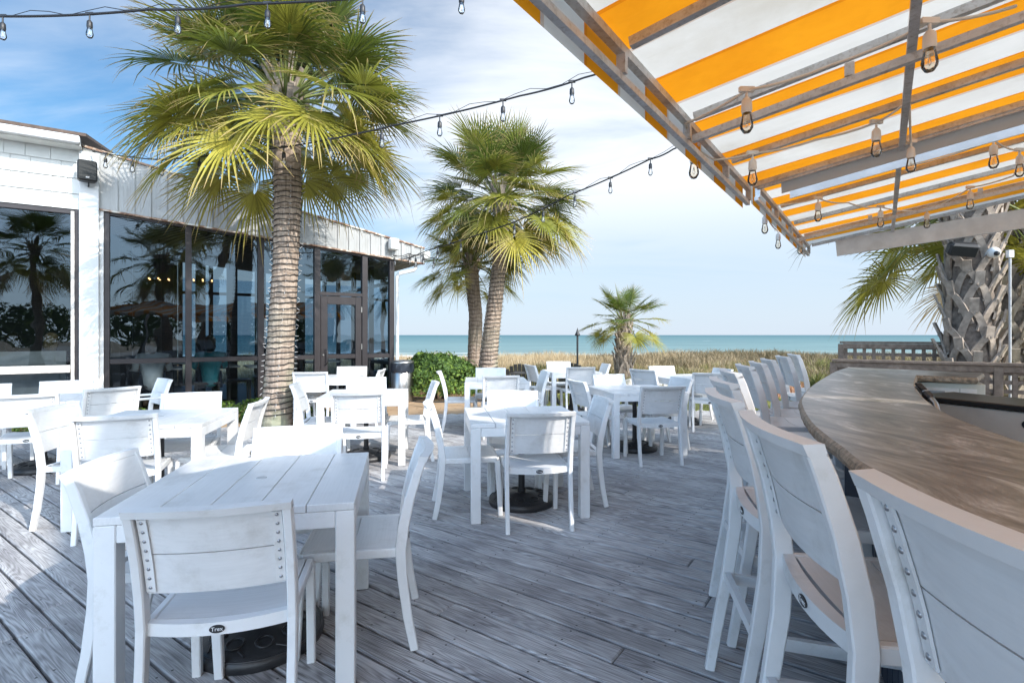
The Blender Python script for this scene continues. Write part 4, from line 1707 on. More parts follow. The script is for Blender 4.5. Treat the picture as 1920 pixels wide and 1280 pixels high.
wr = math.atan2(WW.y, WW.x)
for i, (a, o, r_) in enumerate(((.66, -.47, wr + 1.57), (1.55, -.62, wr + 1.57), (2.75, -1.55, wr - 1.57), (2.15, -.98, wr), (3.85, -2.1, wr), (4.72, -1.9, wr + 3.14))):
    dark_chair(a, o, r_, ['dark backless seat under the seated person in white', 'dark backless seat under the seated person in teal', 'dark chair at the far side of the table left of the palm trunk', 'dark chair between the two front tables inside', 'dark chair seen through the glass of the door',
                          'dark chair inside near the corner window'][i], i > 1)

# pendant lamps that are lit inside
for i, (a, o) in enumerate(((.75, -2.2), (1.55, -2.0))):
    t = thing('chandelier', ['lit chandelier glowing behind the first glass pane', 'lit chandelier glowing beside the first dark mullion'][i], 'chandelier', WA(a, o, 2.55), 0, 'lit chandeliers inside the restaurant')
    m = MB(); m.tube([(0, 0, .9), (0, 0, .05)], .008, 5); m.tube([(.2 * math.cos(k * .5236), .2 * math.sin(k * .5236), 0) for k in range(13)], .01, 5)
    m.beam((-.2, 0, .02), (.2, 0, .02), .012, .012); m.beam((0, -.2, .02), (0, .2, .02), .012, .012)
    m.build('frame', M['int_dark'], t)
    if 'lamp' not in M:
        N = NT('glowing_lamp'); N.b.inputs['Emission Color'].default_value = (1, .55, .22, 1); N.b.inputs['Emission Strength'].default_value = 9; N.base((.8, .6, .4)); M['lamp'] = N.m; N.b.inputs['Emission Strength'].default_value = 4.5
    for k in range(6):
        m = MB(); m.sphere((.2 * math.cos(k * 1.047), .2 * math.sin(k * 1.047), .05), .018, 8, 6); m.build('lamp_bulb', M['lamp'], t)

# people seated inside, seen from behind through the glass
M['skin'] = simple('skin', (.50, .32, .24), .5, 0, .05)
M['shirt'] = simple('white_shirt', (.85, .85, .83), .8, 0, .08)
M['teal'] = simple('teal_jacket', (.10, .46, .50), .5, 0, .3, 9, .3, 22)
M['hair_blond'] = simple('blond_hair', (.36, .25, .13), .5, 0, .6, 40)
M['hair_dark'] = simple('dark_hair', (.03, .022, .018), .5, 0, .3)
M['trouser'] = simple('dark_trousers', (.03, .035, .05), .8)


def skin_body(name, joints, edges, root, mat_, parent, sub=2):
    me = bpy.data.meshes.new(name)
    me.from_pydata([j[0] for j in joints], edges, [])
    o = bpy.data.objects.new(name, me)
    C.objects.link(o)
    md = o.modifiers.new('skin', 'SKIN')
    for i, j in enumerate(joints):
        r = j[1]
        me.skin_vertices[0].data[i].radius = r if isinstance(r, tuple) else (r, r)
    me.skin_vertices[0].data[root].use_root = True
    md.use_smooth_shade = True
    o.modifiers.new('sub', 'SUBSURF').levels = sub
    dg = bpy.context.evaluated_depsgraph_get()
    ev_ = o.evaluated_get(dg)
    nm = bpy.data.meshes.new_from_object(ev_)
    nm.name = name
    bpy.data.objects.remove(o)
    nm.materials.clear()
    nm.materials.append(mat_)
    o2 = bpy.data.objects.new(name, nm)
    C.objects.link(o2)
    o2.parent = parent
    return o2


def sitter(lab, loc, rz, top_mat, hair_mat, long_hair):
    t = thing('person', lab, 'person', loc, rz)
    J = [((-.05, 0, .52), (.13, .15)), ((-.07, 0, .72), (.11, .15)), ((-.05, 0, .93), (.115, .17)), ((-.03, 0, 1.05), (.06, .07)), ((-.01, 0, 1.13), (.05, .05)), ((.02, 0, 1.23), (.088, .078)), ((.02, 0, 1.31), (.07, .07)),
         ((-.03, .19, 1.0), .06), ((.02, .25, .76), .046), ((.26, .17, .76), .036), ((.34, .14, .77), (.022, .04)),
         ((-.03, -.19, 1.0), .06), ((.02, -.25, .76), .046), ((.26, -.17, .76), .036), ((.34, -.14, .77), (.022, .04)),
         ((.0, .10, .52), .085), ((.40, .12, .53), .065), ((.38, .12, .10), .045), ((.50, .13, .05), (.035, .045)),
         ((.0, -.10, .52), .085), ((.40, -.12, .53), .065), ((.38, -.12, .10), .045), ((.50, -.13, .05), (.035, .045))]
    E = [(0, 1), (1, 2), (2, 3), (3, 4), (4, 5), (5, 6), (2, 7), (7, 8), (8, 9), (9, 10), (2, 11), (11, 12), (12, 13), (13, 14), (0, 15), (15, 16), (16, 17), (17, 18), (0, 19), (19, 20), (20, 21), (21, 22)]
    skin_body('body', J, E, 0, M['skin'], t)
    # jacket: the torso and sleeves, a little larger than the body
    Jj = [((-.06, 0, .34), (.17, .21)), ((-.08, 0, .66), (.15, .195)), ((-.06, 0, .95), (.135, .20)), ((-.04, 0, 1.07), (.075, .085)),
          ((-.03, .21, 1.0), .075), ((.02, .27, .76), .062), ((.22, .185, .765), .052), ((-.03, -.21, 1.0), .075), ((.02, -.27, .76), .062), ((.22, -.185, .765), .052)]
    Ej = [(0, 1), (1, 2), (2, 3), (2, 4), (4, 5), (5, 6), (2, 7), (7, 8), (8, 9)]
    skin_body('top', Jj, Ej, 0, top_mat, t)
    Jt = [((-.03, 0, .52), (.145, .17)), ((.02, .10, .525), .10), ((.40, .12, .535), .082), ((.38, .12, .12), .06), ((.02, -.10, .525), .10), ((.40, -.12, .535), .082), ((.38, -.12, .12), .06)]
    skin_body('trousers', Jt, [(0, 1), (1, 2), (2, 3), (0, 4), (4, 5), (5, 6)], 0, M['trouser'], t)
    m = MB()
    m.sphere((.0, 0, 1.285), .112, 16, 12, (1, .93, 1))
    if long_hair:
        m.sphere((-.055, 0, 1.19), .10, 14, 10, (.72, 1.0, 1.45))
    o = m.build('hair', hair_mat, t)
    return t


wn_in = math.atan2(-WN.y, -WN.x)
sitter('person in a loose white top seated with back to the glass', WA(.66, -.45, 0), wn_in, M['shirt'], M['hair_dark'], True)
sitter('person in a shiny teal jacket seated with back to the glass', WA(1.60, -.62, 0), wn_in, M['teal'], M['hair_dark'], True)
sitter('person with long blond hair seated behind the half wall', WA(-.80, -.66, .05), wn_in, M['trouser'], M['hair_blond'], True)
sitter('person with dark hair seated behind the half wall at the left edge', WA(-1.30, -.70, .05), wn_in, M['trouser'], M['hair_dark'], True)

# loudspeakers on the building
t = thing('wall_speaker', 'black loudspeaker mounted at the top of the white column', 'loudspeaker', WA(-.22, .30, 4.10), math.atan2(WN.y, WN.x) + R(8))
m = MB(); m.box((0, 0, 0), (.20, .26, .34), ch=.03); m.build('cabinet', M['black'], t)
m = MB(); m.box((.102, 0, 0), (.012, .235, .315), ch=.005); m.build('grille', M['grille'], t)
m = MB(); m.box((.110, 0, -.12), (.006, .045, .022)); m.build('maker_plate', M['capgrey'], t)
m = MB(); m.beam((-.17, .02, .0), (-.09, .02, .0), .05, .05); m.tube([(-.02, .02, -.16), (-.02, .02, -.22), (-.14, .02, -.22)], .012, 6); m.build('bracket', M['black'], t)
t = thing('fascia_speaker', 'small white loudspeaker box on the rusty end of the fascia', 'loudspeaker', WA(5.10, .20, 3.42), math.atan2(WN.y, WN.x))
m = MB(); m.box((0, 0, 0), (.16, .22, .26), ch=.03); m.build('cabinet', M['white_wood'], t)
m = MB(); m.box((.082, 0, 0), (.01, .19, .23), ch=.004); m.build('grille', M['soffit'], t)
m = MB(); m.beam((-.12, 0, -.05), (-.08, 0, -.05), .05, .05); m.build('bracket', M['rust'], t)

# litter bin
t = thing('litter_bin', 'round stainless litter bin with a dark bag folded over its rim', 'litter bin', (-2.37, 11.35, -.035))
m = MB(); m.lathe((0, 0, 0), [(.235, 0), (.24, .02), (.24, .64), (.236, .645)], 32); m.build('drum', M['stainless'], t)
m = MB()
prof = [(.243, .63), (.250, .66), (.247, .72), (.252, .80), (.246, .845)]
vs, fs = [], []
nn = 48
for (r, z) in prof:
    for k in range(nn):
        a_ = 2 * math.pi * k / nn
        q = r + .006 * math.sin(k * 5.3 + z * 30) + .004 * math.sin(k * 2.1)
        vs.append((q * math.cos(a_), q * math.sin(a_), z + .008 * math.sin(k * 3.7)))
for i in range(len(prof) - 1):
    for k in range(nn):
        k2 = (k + 1) % nn
        fs.append((i * nn + k, i * nn + k2, (i + 1) * nn + k2, (i + 1) * nn + k))
m.add(vs, fs, True)
M['bag'] = simple('dark_bin_bag', (.022, .028, .04), .28, 0, .3)
m.build('bin_bag', M['bag'], t)
m = MB(); m.lathe((0, 0, .835), [(.256, 0), (.258, .02), (.245, .045), (.15, .06), (.13, .055), (.125, .02)], 32); m.build('lid', M['stainless'], t)

# black drain pipe laid round the shrub
m = MB()
pts = [(-2.15, 11.0 + .35, -.10), (-1.9, 11.22, -.10), (-1.4, 11.25, -.10), (-.9, 11.45, -.10), (-.55, 11.75, -.11)]
m.tube(pts, .085, 12)
tag(m.build('drain_pipe', M['edging']), 'black corrugated drain pipe lying along the foot of the round shrub', 'pipe')

# ------------------------------------------------------------------ FURNITURE: white chairs, stools, tables


def prof_x(z):
    P = [(-.268, 0), (-.238, .15), (-.216, .32), (-.208, .44), (-.220, .55), (-.246, .67), (-.283, .79), (-.308, .855)]
    for i in range(len(P) - 1):
        if P[i][1] <= z <= P[i + 1][1]:
            f = (z - P[i][1]) / (P[i + 1][1] - P[i][1])
            return P[i][0] + (P[i + 1][0] - P[i][0]) * f
    return P[-1][0]


def sweep(m, pts, wy, tx, y):
    """rectangular section swept along an x-z profile: wy across (y), tx thickness (list)"""
    vs, fs = [], []
    n = len(pts)
    k = .004
    for i, (x, z) in enumerate(pts):
        a_ = pts[max(0, i - 1)]; b_ = pts[min(n - 1, i + 1)]
        d = Vector((b_[0] - a_[0], 0, b_[1] - a_[1])).normalized()
        nx = Vector((d.z, 0, -d.x))
        h = tx[i] / 2 if isinstance(tx, list) else tx / 2
        w = wy / 2
        c = Vector((x, y if not isinstance(y, list) else y[i], z))
        for (a1, b1) in ((-h, -w + k), (-h + k, -w), (h - k, -w), (h, -w + k), (h, w - k), (h - k, w), (-h + k, w), (-h, w - k)):
            vs.append(c + nx * a1 + Vector((0, b1, 0)))
    for i in range(n - 1):
        for q in range(8):
            q2 = (q + 1) % 8
            fs.append((i * 8 + q, i * 8 + q2, (i + 1) * 8 + q2, (i + 1) * 8 + q))
    fs.append(tuple(range(7, -1, -1)))
    fs.append(tuple(range((n - 1) * 8, n * 8)))
    m.add(vs, fs)


txt_cache = {}


def text_mesh(body, size):
    cu = bpy.data.curves.new('lettering', 'FONT')
    cu.body = body
    cu.size = size
    cu.align_x = 'CENTER'; cu.align_y = 'CENTER'
    cu.extrude = .0006
    o = bpy.data.objects.new('lettering', cu)
    C.objects.link(o)
    dg = bpy.context.evaluated_depsgraph_get()
    me = bpy.data.meshes.new_from_object(o.evaluated_get(dg))
    bpy.data.objects.remove(o)
    return me


TX = text_mesh('Trex', .0185)


def make_seat(name, label, cat, dz=0.0, arms=False):
    t = thing(name, label, cat)
    YB = .232
    up = lambda z: z + dz

    def px(z):                      # rear profile for the upper part
        return prof_x(z)
    for sy in (-1, 1):
        m = MB()
        if dz == 0:
            zs = [0, .15, .32, .44, .55, .67, .79, .838]
            pts = [(px(z), z) for z in zs]
            th = [.036, .040, .044, .048, .048, .044, .040, .036]
        else:
            pts = [(-.315, 0), (-.285, .18), (-.245, .40), (-.216, .60), (-.208, .44 + dz)] + [(px(z), up(z)) for z in (.55, .67, .79, .838)]
            th = [.038, .042, .046, .05, .052, .052, .048, .044, .040]
        sweep(m, pts, .030, th, sy * YB)
        m.build('leg', M['white'], t)
        m = MB()
        if dz == 0:
            sweep(m, [(.238, 0), (.228, .2), (.214, .428)], .034, [.034, .038, .042], sy * .222)
        else:
            sweep(m, [(.262, 0), (.245, .35), (.214, .428 + dz)], .034, [.034, .040, .044], sy * .222)
        m.build('leg', M['white'], t)
    # top rail, bowed backwards between the stiles
    bow = lambda y: -.030 * (1 - (y / YB) ** 2)
    m = MB()
    n = 12
    vs, fs = [], []
    for i in range(n + 1):
        y = -YB - .015 + (2 * YB + .03) * i / n
        b = bow(max(-YB, min(YB, y)))
        for (xx, zz) in ((px(.832) + .018 + b, .834), (px(.832) - .020 + b, .832), (px(.855) - .022 + b, .857), (px(.855) + .020 + b, .860)):
            vs.append((xx, y, up(zz)))
    for i in range(n):
        for q in range(4):
            q2 = (q + 1) % 4
            fs.append((i * 4 + q, (i + 1) * 4 + q, (i + 1) * 4 + q2, i * 4 + q2))
    fs.append((0, 1, 2, 3)); fs.append((n * 4 + 3, n * 4 + 2, n * 4 + 1, n * 4))
    m.add(vs, fs)
    m.build('top_rail', M['white'], t)
    # back panel of two resin planks
    m = MB()
    for (z0, z1) in ((.555, .694), (.698, .833)):
        def fn(u, v, z0=z0, z1=z1):
            y = -.218 + .436 * u
            z = z0 + (z1 - z0) * v
            return (px(z) + .006 + bow(y), y, up(z))
        m.slab(fn, (.013, 0, 0), 12, 4)
    bp_ = m.build('backrest', M['plank'], t)
    fix_normals(bp_)
    for sy in (-1, 1):
        m = MB()

        def fs_(u, v, sy=sy):
            y = sy * (.183 + .030 * u)
            z = .565 + .258 * v
            return (px(z) - .0015 + bow(y), y, up(z))
        m.slab(fs_, (.006, 0, 0), 2, 6)
        nstrip = len(m.f)
        for k in range(8):
            z = .580 + .232 * k / 7
            y = sy * .198
            m.sphere((px(z) - .0015 + bow(y), y, up(z)), .0062, 7, 5, (.6, 1, 1))
        st = m.build('rivet_strip', M['white'], t)
        st.data.materials.append(M['steel'])
        fix_normals(st)
        for q in range(nstrip, len(st.data.polygons)):
            st.data.polygons[q].material_index = 1
    # seat of two dished planks in a frame
    m = MB()
    dish = lambda y: -.014 * (1 - (y / .21) ** 2)
    for (x0, x1) in ((-.182, .006), (.010, .212)):
        def fseat(u, v, x0=x0, x1=x1):
            x = x0 + (x1 - x0) * u
            y = -.205 + .41 * v
            return (x, y, up(.452 + dish(y) + (.004 * (x + .182) / .4)))
        m.slab(fseat, (0, 0, -.014), 3, 10)
    se = m.build('seat', M['plank'], t)
    fix_normals(se)
    m = MB()
    for sy in (-1, 1):
        m.box((.01, sy * .221, up(.434)), (.40, .026, .040), ch=.004)
    m.box((.219, 0, up(.428)), (.024, .42, .034), ch=.004)
    n = 10
    vs, fs = [], []
    for i in range(n + 1):
        y = -.217 + .434 * i / n
        b = -.024 * (1 - (y / .217) ** 2)
        dd = -.008 * (1 - (y / .217) ** 2)
        for (xx, zz) in ((-.186 + b * .6, .412 + dd), (-.214 + b, .412 + dd), (-.214 + b, .454 + dd), (-.186 + b * .6, .454 + dd)):
            vs.append((xx, y, up(zz)))
    for i in range(n):
        for q in range(4):
            q2 = (q + 1) % 4
            fs.append((i * 4 + q, (i + 1) * 4 + q, (i + 1) * 4 + q2, i * 4 + q2))
    m.add(vs, fs)
    so2 = m.build('seat_frame', M['white'], t)
    fix_normals(so2)
    # oval maker badge on the rear rail
    m = MB()
    m.lathe((-.2385, 0, up(.425)), [(.0255, 0), (.0255, .003)], 24, False, (-1, 0, 0))
    bd = m.build('badge', M['black'], t)
    for v in bd.data.vertices:
        v.co.z = up(.425) + (v.co.z - up(.425)) * .52
        v.co.y *= .95
    lo = bpy.data.objects.new('lettering', TX.copy())
    lo.data.materials.append(M['badge_text'])
    C.objects.link(lo)
    lo.parent = bd
    # text plane faces -x: x_text -> -y, y_text -> z
    lo.data.transform(Matrix(((0, 0, -1, -.2420), (-1, 0, 0, 0), (0, 1, 0, up(.425)), (0, 0, 0, 1))))
    if dz:
        for sy in (-1, 1):
            m = MB(); m.beam((-.238, sy * .222, .39), (.238, sy * .222, .36), .020, .040); m.build('stretcher', M['white'], t)
        m = MB(); m.beam((-.247, -.215, .40), (-.247, .215, .40), .024, .036); m.build('stretcher', M['white'], t)
        m = MB(); m.beam((.245, -.205, .30), (.245, .205, .30), .024, .040); m.build('footrest', M['white'], t)
    if arms:
        for sy in (-1, 1):
            m = MB(); m.box((.0, sy * .245, .655), (.50, .050, .026), ch=.006); m.build('armrest', M['white'], t)
            m = MB(); m.beam((.212, sy * .240, .43), (.205, sy * .243, .642), .034, .040); m.build('arm_post', M['white'], t)
    return t


# ---- tables
def make_table(label):
    t = thing('dining_table', label, 'table', group='white slatted dining tables')
    S = .91
    m = MB()
    n = 5
    pw = S / n
    for k in range(n):
        m.box((-S / 2 + pw * (k + .5), 0, .725), (pw - .003, S, .030), ch=.0025)
    m.build('tabletop', M['plank'], t)
    m = MB()
    for sy in (-1, 1):
        m.box((0, sy * (S / 2 - .014), .676), (S - .15, .024, .066), ch=.003)
        m.box((sy * (S / 2 - .014), 0, .676), (.024, S - .15, .066), ch=.003)
    m.build('apron', M['white'], t)
    for sx in (-1, 1):
        for sy in (-1, 1):
            m = MB()
            m.box((sx * (S / 2 - .037), sy * (S / 2 - .037), .3545), (.074, .074, .709), ch=.004)
            lg = m.build('leg', M['white'], t)
            m = MB(); m.box((sx * (S / 2 - .037), sy * (S / 2 - .037), .002), (.068, .068, .006)); m.build('glide', M['black'], lg)
    m = MB(); m.lathe((0, 0, .7395), [(.024, 0), (.024, .002), (.020, .003)], 20); m.build('hole_cap', M['capgrey'], t)
    return t


def make_base(label):
    t = thing('umbrella_base', label, 'umbrella base', group='black umbrella bases under the tables')
    m = MB()
    m.lathe((0, 0, 0), [(.27, 0), (.275, .02), (.27, .045), (.24, .062), (.10, .082), (.06, .095)], 40)
    for k in range(9):
        an = k * 2 * math.pi / 9
        c = Vector((.175 * math.cos(an), .175 * math.sin(an), .074))
        m.tube([c + Vector((.036 * math.cos(b * .6283), .036 * math.sin(b * .6283), -.006 * (math.cos(b * .6283 - an)))) for b in range(11)], .0055, 5)
        m.tube([Vector((.215 * math.cos(an + .2), .215 * math.sin(an + .2), .068)), Vector((.245 * math.cos(an + .35), .245 * math.sin(an + .35), .060))], .005, 5)
    m.tube([(.265 * math.cos(b * .1571), .265 * math.sin(b * .1571), .048) for b in range(41)], .006, 5)
    m.build('weight', M['black_iron'], t)
    m = MB(); m.tube([(0, 0, .085), (0, 0, .62)], .027, 14); m.tube([(0, 0, .085), (0, 0, .13)], .034, 14)
    m.build('pole', M['black'], t)
    return t


# name, centre x, y, rotation (deg), descriptor
TBL = [
    ('front', -1.16, 2.43, 11.8, 'half shaded table nearest the camera'),
    ('centre', .08, 4.40, 8.5, 'table in the centre of the deck'),
    ('left', -2.85, 4.26, 12.0, 'left hand table with a shadow band on its top'),
    ('mid', -1.665, 6.00, 9.0, 'table between the tall palm and the centre table'),
    ('back', -2.86, 8.36, 5.0, 'table right of the tall palm trunk by the door'),
    ('shrub', -.24, 7.81, 4.0, 'table between the round shrub and the leaning palm'),
    ('torch', 1.09, 9.70, 8.0, 'farthest table, in front of the torch pole'),
    ('right', 1.51, 6.47, 11.0, 'table left of the bar stools with a dappled top'),
    ('dune', 2.75, 8.40, 14.0, 'far right table behind the bar stools'),
    ('edge', -4.90, 5.50, 28.0, 'table at the left edge hidden behind its chairs'),
]
T0 = make_table('x')
B0 = make_base('x')
for i, (k, x, y, a, d) in enumerate(TBL):
    lab = 'white slatted ' + d
    if i == 0:
        T0.location = (x, y, 0); T0.rotation_euler = (0, 0, R(a)); T0['label'] = lab
        B0.location = (x, y, 0); B0.rotation_euler = (0, 0, R(20)); B0['label'] = 'round black base under the ' + d
    else:
        dup(T0, (x, y, 0), R(a), lab)
        dup(B0, (x, y, 0), R(a * 3), 'round black base under the ' + d)

# chairs: x, y, heading (deg; the way the sitter faces), label
CH = [
    # front table
    (-1.03, 1.98, 102, 'white chair nearest the camera, its riveted back towards us'),
    (-1.47, 2.33, 10, 'white chair left of the front table, sunlit backrest half in shadow'),
    (-.74, 2.53, 190, 'white chair right of the front table, seen edge on'),
    (-1.20, 2.82, 282, 'white chair at the far side of the front table'),
    # centre
    (.163, 3.99, 98, 'white chair on the near side of the centre table, oval badge below its back'),
    (-.36, 4.27, 9, 'white chair left of the centre table, seen in profile'),
    (.48, 4.50, 186, 'white chair right of the centre table, leaning front to us'),
    (.015, 4.82, 272, 'white chair at the far side of the centre table'),
    # left
    (-2.80, 3.83, 112, 'white chair on the near side of the left table, back half shaded'),
    (-3.19, 4.02, 5, 'white chair left of the left table, bright front towards us'),
    (-2.90, 4.68, 293, 'white chair at the far side of the left table'),
    (-2.40, 4.31, 191, 'white chair right of the left table, in front of the palm trunk'),
    # mid
    (-1.515, 5.27, 100, 'white chair near side of the middle table, diagonal shadow on its back'),
    (-2.10, 5.90, 12, 'white chair left of the middle table, beside the palm trunk'),
    (-1.19, 6.00, 193, 'white chair right of the middle table, seen edge on'),
    (-1.77, 6.43, 288, 'white chair at the far side of the middle table'),
    # back
    (-3.00, 8.00, 98, 'grey shaded chair back right of the tall palm trunk'),
    (-3.35, 8.45, 6, 'white chair partly hidden by the tall palm trunk'),
    (-2.69, 8.75, 282, 'white chair in front of the glazed door'),
    (-2.36, 8.28, 184, 'white chair beside the litter bin'),
    # shrub
    (-.18, 7.33, 97, 'white chair near side of the table between shrub and leaning palm'),
    (-.77, 7.85, 7, 'white chair in profile in front of the round shrub'),
    (.19, 7.77, 188, 'white chair right of the table between shrub and leaning palm'),
    (-.35, 8.37, 270, 'white chair in front of the leaning palm trunk'),
    # torch
    (.61, 9.64, 20, 'white chair left of the farthest table, beside the dark garden chair'),
    (1.13, 9.19, 97, 'bluish shaded chair back in front of the farthest table'),
    (1.47, 9.87, 186, 'white chair right of the farthest table, left of the small palm'),
    (.98, 10.5, 275, 'white chair at the far side of the farthest table'),
    # right
    (1.56, 5.87, 98, 'grey shaded chair back on the near side of the dappled table'),
    (1.06, 6.36, 17, 'white chair left of the dappled table, its rear to us'),
    (1.85, 6.59, 192, 'white chair right of the dappled table'),
    (1.43, 6.96, 290, 'white chair at the far side of the dappled table with a sun spot'),
    # dune
    (2.90, 7.80, 78, 'white chair near side of the far right table, beside the bar stools'),
    (2.29, 8.44, 38, 'white chair left of the far right table, below the small palm'),
    (3.12, 8.45, 192, 'white chair right of the far right table, in front of the russet plants'),
    (2.70, 8.90, 287, 'white chair at the far side of the far right table'),
    # edge
    (-4.60, 5.05, 120, 'white chair at the left edge with badge and curved seat'),
    (-4.36, 5.58, 146, 'white chair whose riveted back stands right of the left edge table'),
    (-5.13, 6.00, 303, 'white chair with a plain front below the white column'),
    (-5.62, 5.52, 310, 'white chair cut off by the left edge below the window sill'),
]
chair0 = make_seat('dining_chair', 'x', 'chair')
chair0['group'] = 'white dining chairs round the tables'
for i, (x, y, h, lab) in enumerate(CH):
    if i == 0:
        chair0.location = (x, y, 0); chair0.rotation_euler = (0, 0, R(h)); chair0['label'] = lab
    else:
        dup(chair0, (x, y, 0), R(h), lab)
ac = make_seat('armchair', 'white armchair facing left in front of the first glass panes', 'armchair', 0, True)
ac.location = (-4.50, 6.27, 0); ac.rotation_euler = (0, 0, R(228))

# bar stools: near top corner of the back (pixel -> position at the height of the back), heading
st0 = make_seat('bar_stool', 'x', 'bar stool', .32)
st0['group'] = 'white bar stools along the counter'


def stool_c(x, y, h):
    f = Vector((math.cos(R(h)), math.sin(R(h)), 0)); r = Vector((f.y, -f.x, 0))
    p = Vector((x, y, 0)) + f * .318 - r * .245
    return (p.x, p.y, 0)


SB = [
    ((.885, .62, 0), 0, 'white bar stool nearest the camera with a chipped top rail'),
    ((.955, 1.26, 0), -9, 'second white bar stool from the camera, full seat visible'),
    ((1.095, 1.92, 0), -11, 'third white bar stool from the camera'),
    (stool_c(.985, 2.36, -11), -11, 'fourth bar stool from the camera, mostly behind the third'),
    (stool_c(1.295, 3.03, -12), -12, 'fifth bar stool from the camera, a sunlit edge on its back'),
    (stool_c(1.65, 3.64, -13), -13, 'sixth bar stool from the camera'),
    (stool_c(1.94, 4.07, -14), -14, 'seventh bar stool, fourth from the far end of the row'),
    (stool_c(2.28, 4.60, -15), -15, 'third bar stool from the far end of the row'),
    (stool_c(2.76, 5.27, -15), -15, 'second bar stool from the far end of the row'),
    (stool_c(3.17, 5.84, -17), -17, 'farthest bar stool, its back bright in the sun'),
]
for i, (p, h, lab) in enumerate(SB):
    if i == 0:
        st0.location = p; st0.rotation_euler = (0, 0, R(h)); st0['label'] = lab
    else:
        dup(st0, p, R(h), lab)

# ------------------------------------------------------------------ THE BAR
OUT = [(7.0 - .55, .30), (5.6, .36), (4.97, .376), (4.3, .387), (3.73, .383), (3.115, .355), (2.70, .305), (2.277, .23), (2.01, .162), (1.82, .106), (1.656, .061), (1.517, .008), (1.392, -.052), (1.307, -.098), (1.229, -.142), (1.173, -.178), (1.0, -.30), (.8, -.46), (.55, -.70), (.3, -.98)]
INN = [(6.10, -.72), (5.40, -.60), (5.45, -.23), (4.9, -.20), (4.26, -.174), (3.645, -.178), (3.197, -.198), (2.815, -.233), (2.54, -.285), (2.24, -.358), (1.95, -.45), (1.65, -.58), (1.35, -.76), (1.05, -1.0), (.8, -1.25)]
CZ = 1.07
bar = thing('bar_counter', 'curved bar with a streaked brown stone top and navy front', 'bar counter', (0, 0, 0))


def smooth_line(P, n=4):
    out = []
    for i in range(len(P) - 1):
        p0 = P[max(0, i - 1)]; p1 = P[i]; p2 = P[i + 1]; p3 = P[min(len(P) - 1, i + 2)]
        for k in range(n):
            u = k / n
            out.append(tuple(.5 * ((2 * p1[c]) + (-p0[c] + p2[c]) * u + (2 * p0[c] - 5 * p1[c] + 4 * p2[c] - p3[c]) * u * u + (-p0[c] + 3 * p1[c] - 3 * p2[c] + p3[c]) * u ** 3) for c in (0, 1)))
    out.append(P[-1])
    return out


outs = smooth_line(OUT, 5)
inns = INN[:3] + smooth_line(INN[3:], 4)
loop = outs + [(.55, -1.5)] + inns[::-1]
top_pts = [ST(a, b, CZ) for a, b in loop]
m = MB()
# top face, a rim that breaks over the edge, and the underside
n = len(loop)
cen = [ST(a, b, 0) for a, b in loop]


def inset(pts, dist):
    out = []
    n = len(pts)
    for i in range(n):
        a_ = pts[i - 1]; b_ = pts[i]; c_ = pts[(i + 1) % n]
        d = ((b_ - a_).normalized() + (c_ - b_).normalized())
        if d.length < 1e-4:
            d = (c_ - b_)
        d.normalize()
        nr = Vector((-d.y, d.x, 0))
        out.append(b_ + nr * dist)
    return out


area = sum(cen[i].x * cen[(i + 1) % n].y - cen[(i + 1) % n].x * cen[i].y for i in range(n))
sg = 1 if area > 0 else -1
in1 = inset(cen, .012 * sg)
m.add([p + Z * CZ for p in in1], [tuple(range(n)) if area > 0 else tuple(range(n - 1, -1, -1))])
ct_ = m.build('countertop', M['counter'], bar)
# rough chiselled edge
rd = random.Random(3)
m = MB()
vs = []
lev = [(CZ, .012, 0), (CZ - .008, .002, 0.002), (CZ - .022, -.003, .006), (CZ - .038, .003, .006), (CZ - .050, .014, .002)]
fine = []
for i in range(n):
    a_, b_ = cen[i], cen[(i + 1) % n]
    k = max(1, int((b_ - a_).length / .02))
    for j in range(k):
        fine.append(a_.lerp(b_, j / k))
N2 = len(fine)
for (z, off, jit) in lev:
    rg = inset(fine, off * sg)
    for p in rg:
        j = rd.uniform(-jit, jit)
        vs.append((p.x + j, p.y + j * .6, z + rd.uniform(-.2, .2) * jit))
fs = []
for l in range(len(lev) - 1):
    for i in range(N2):
        j = (i + 1) % N2
        fs.append((l * N2 + i, l * N2 + j, (l + 1) * N2 + j, (l + 1) * N2 + i))
m.add(vs, fs, False)
m.add(vs[-N2:], [tuple(range(N2))])
eo = m.build('stone_edge', M['counter_edge'], ct_)
fix_normals(eo)
# bar front: vertical navy boards under the overhang, and the back of the bar
m = MB()
fl = [ST(a, b - .30) for a, b in outs]
fl = inset(fl, 0)
for i in range(len(fl) - 1):
    a_, b_ = fl[i], fl[i + 1]
    L = (b_ - a_).length
    k = max(1, round(L / .12))
    for j in range(k):
        p = a_.lerp(b_, (j + .06) / k); q = a_.lerp(b_, (j + .94) / k)
        dd = (q - p).normalized()
        m.box((p + q) / 2 + Z * .51, ((q - p).length, .02, 1.0), dd, Vector((-dd.y, dd.x, 0)), Z)
    m.box((a_ + b_) / 2 + Z * .51 + Vector((0.817, -.577, 0)) * .018, (L, .014, 1.016), (b_ - a_), Vector((-(b_ - a_).y, (b_ - a_).x, 0)), Z)
m.build('bar_front', M['navy'], bar)
m = MB()
for (sa, ta) in ((2.0, -.05), (3.0, .12), (4.2, .12), (5.4, .1), (1.35, -.28)):
    p = ST(sa, ta, .96)
    m = MB()
    m.box(p, (.05, .30, .14), VV, UU, Z)
    m.build('bracket', M['navy'], bar)
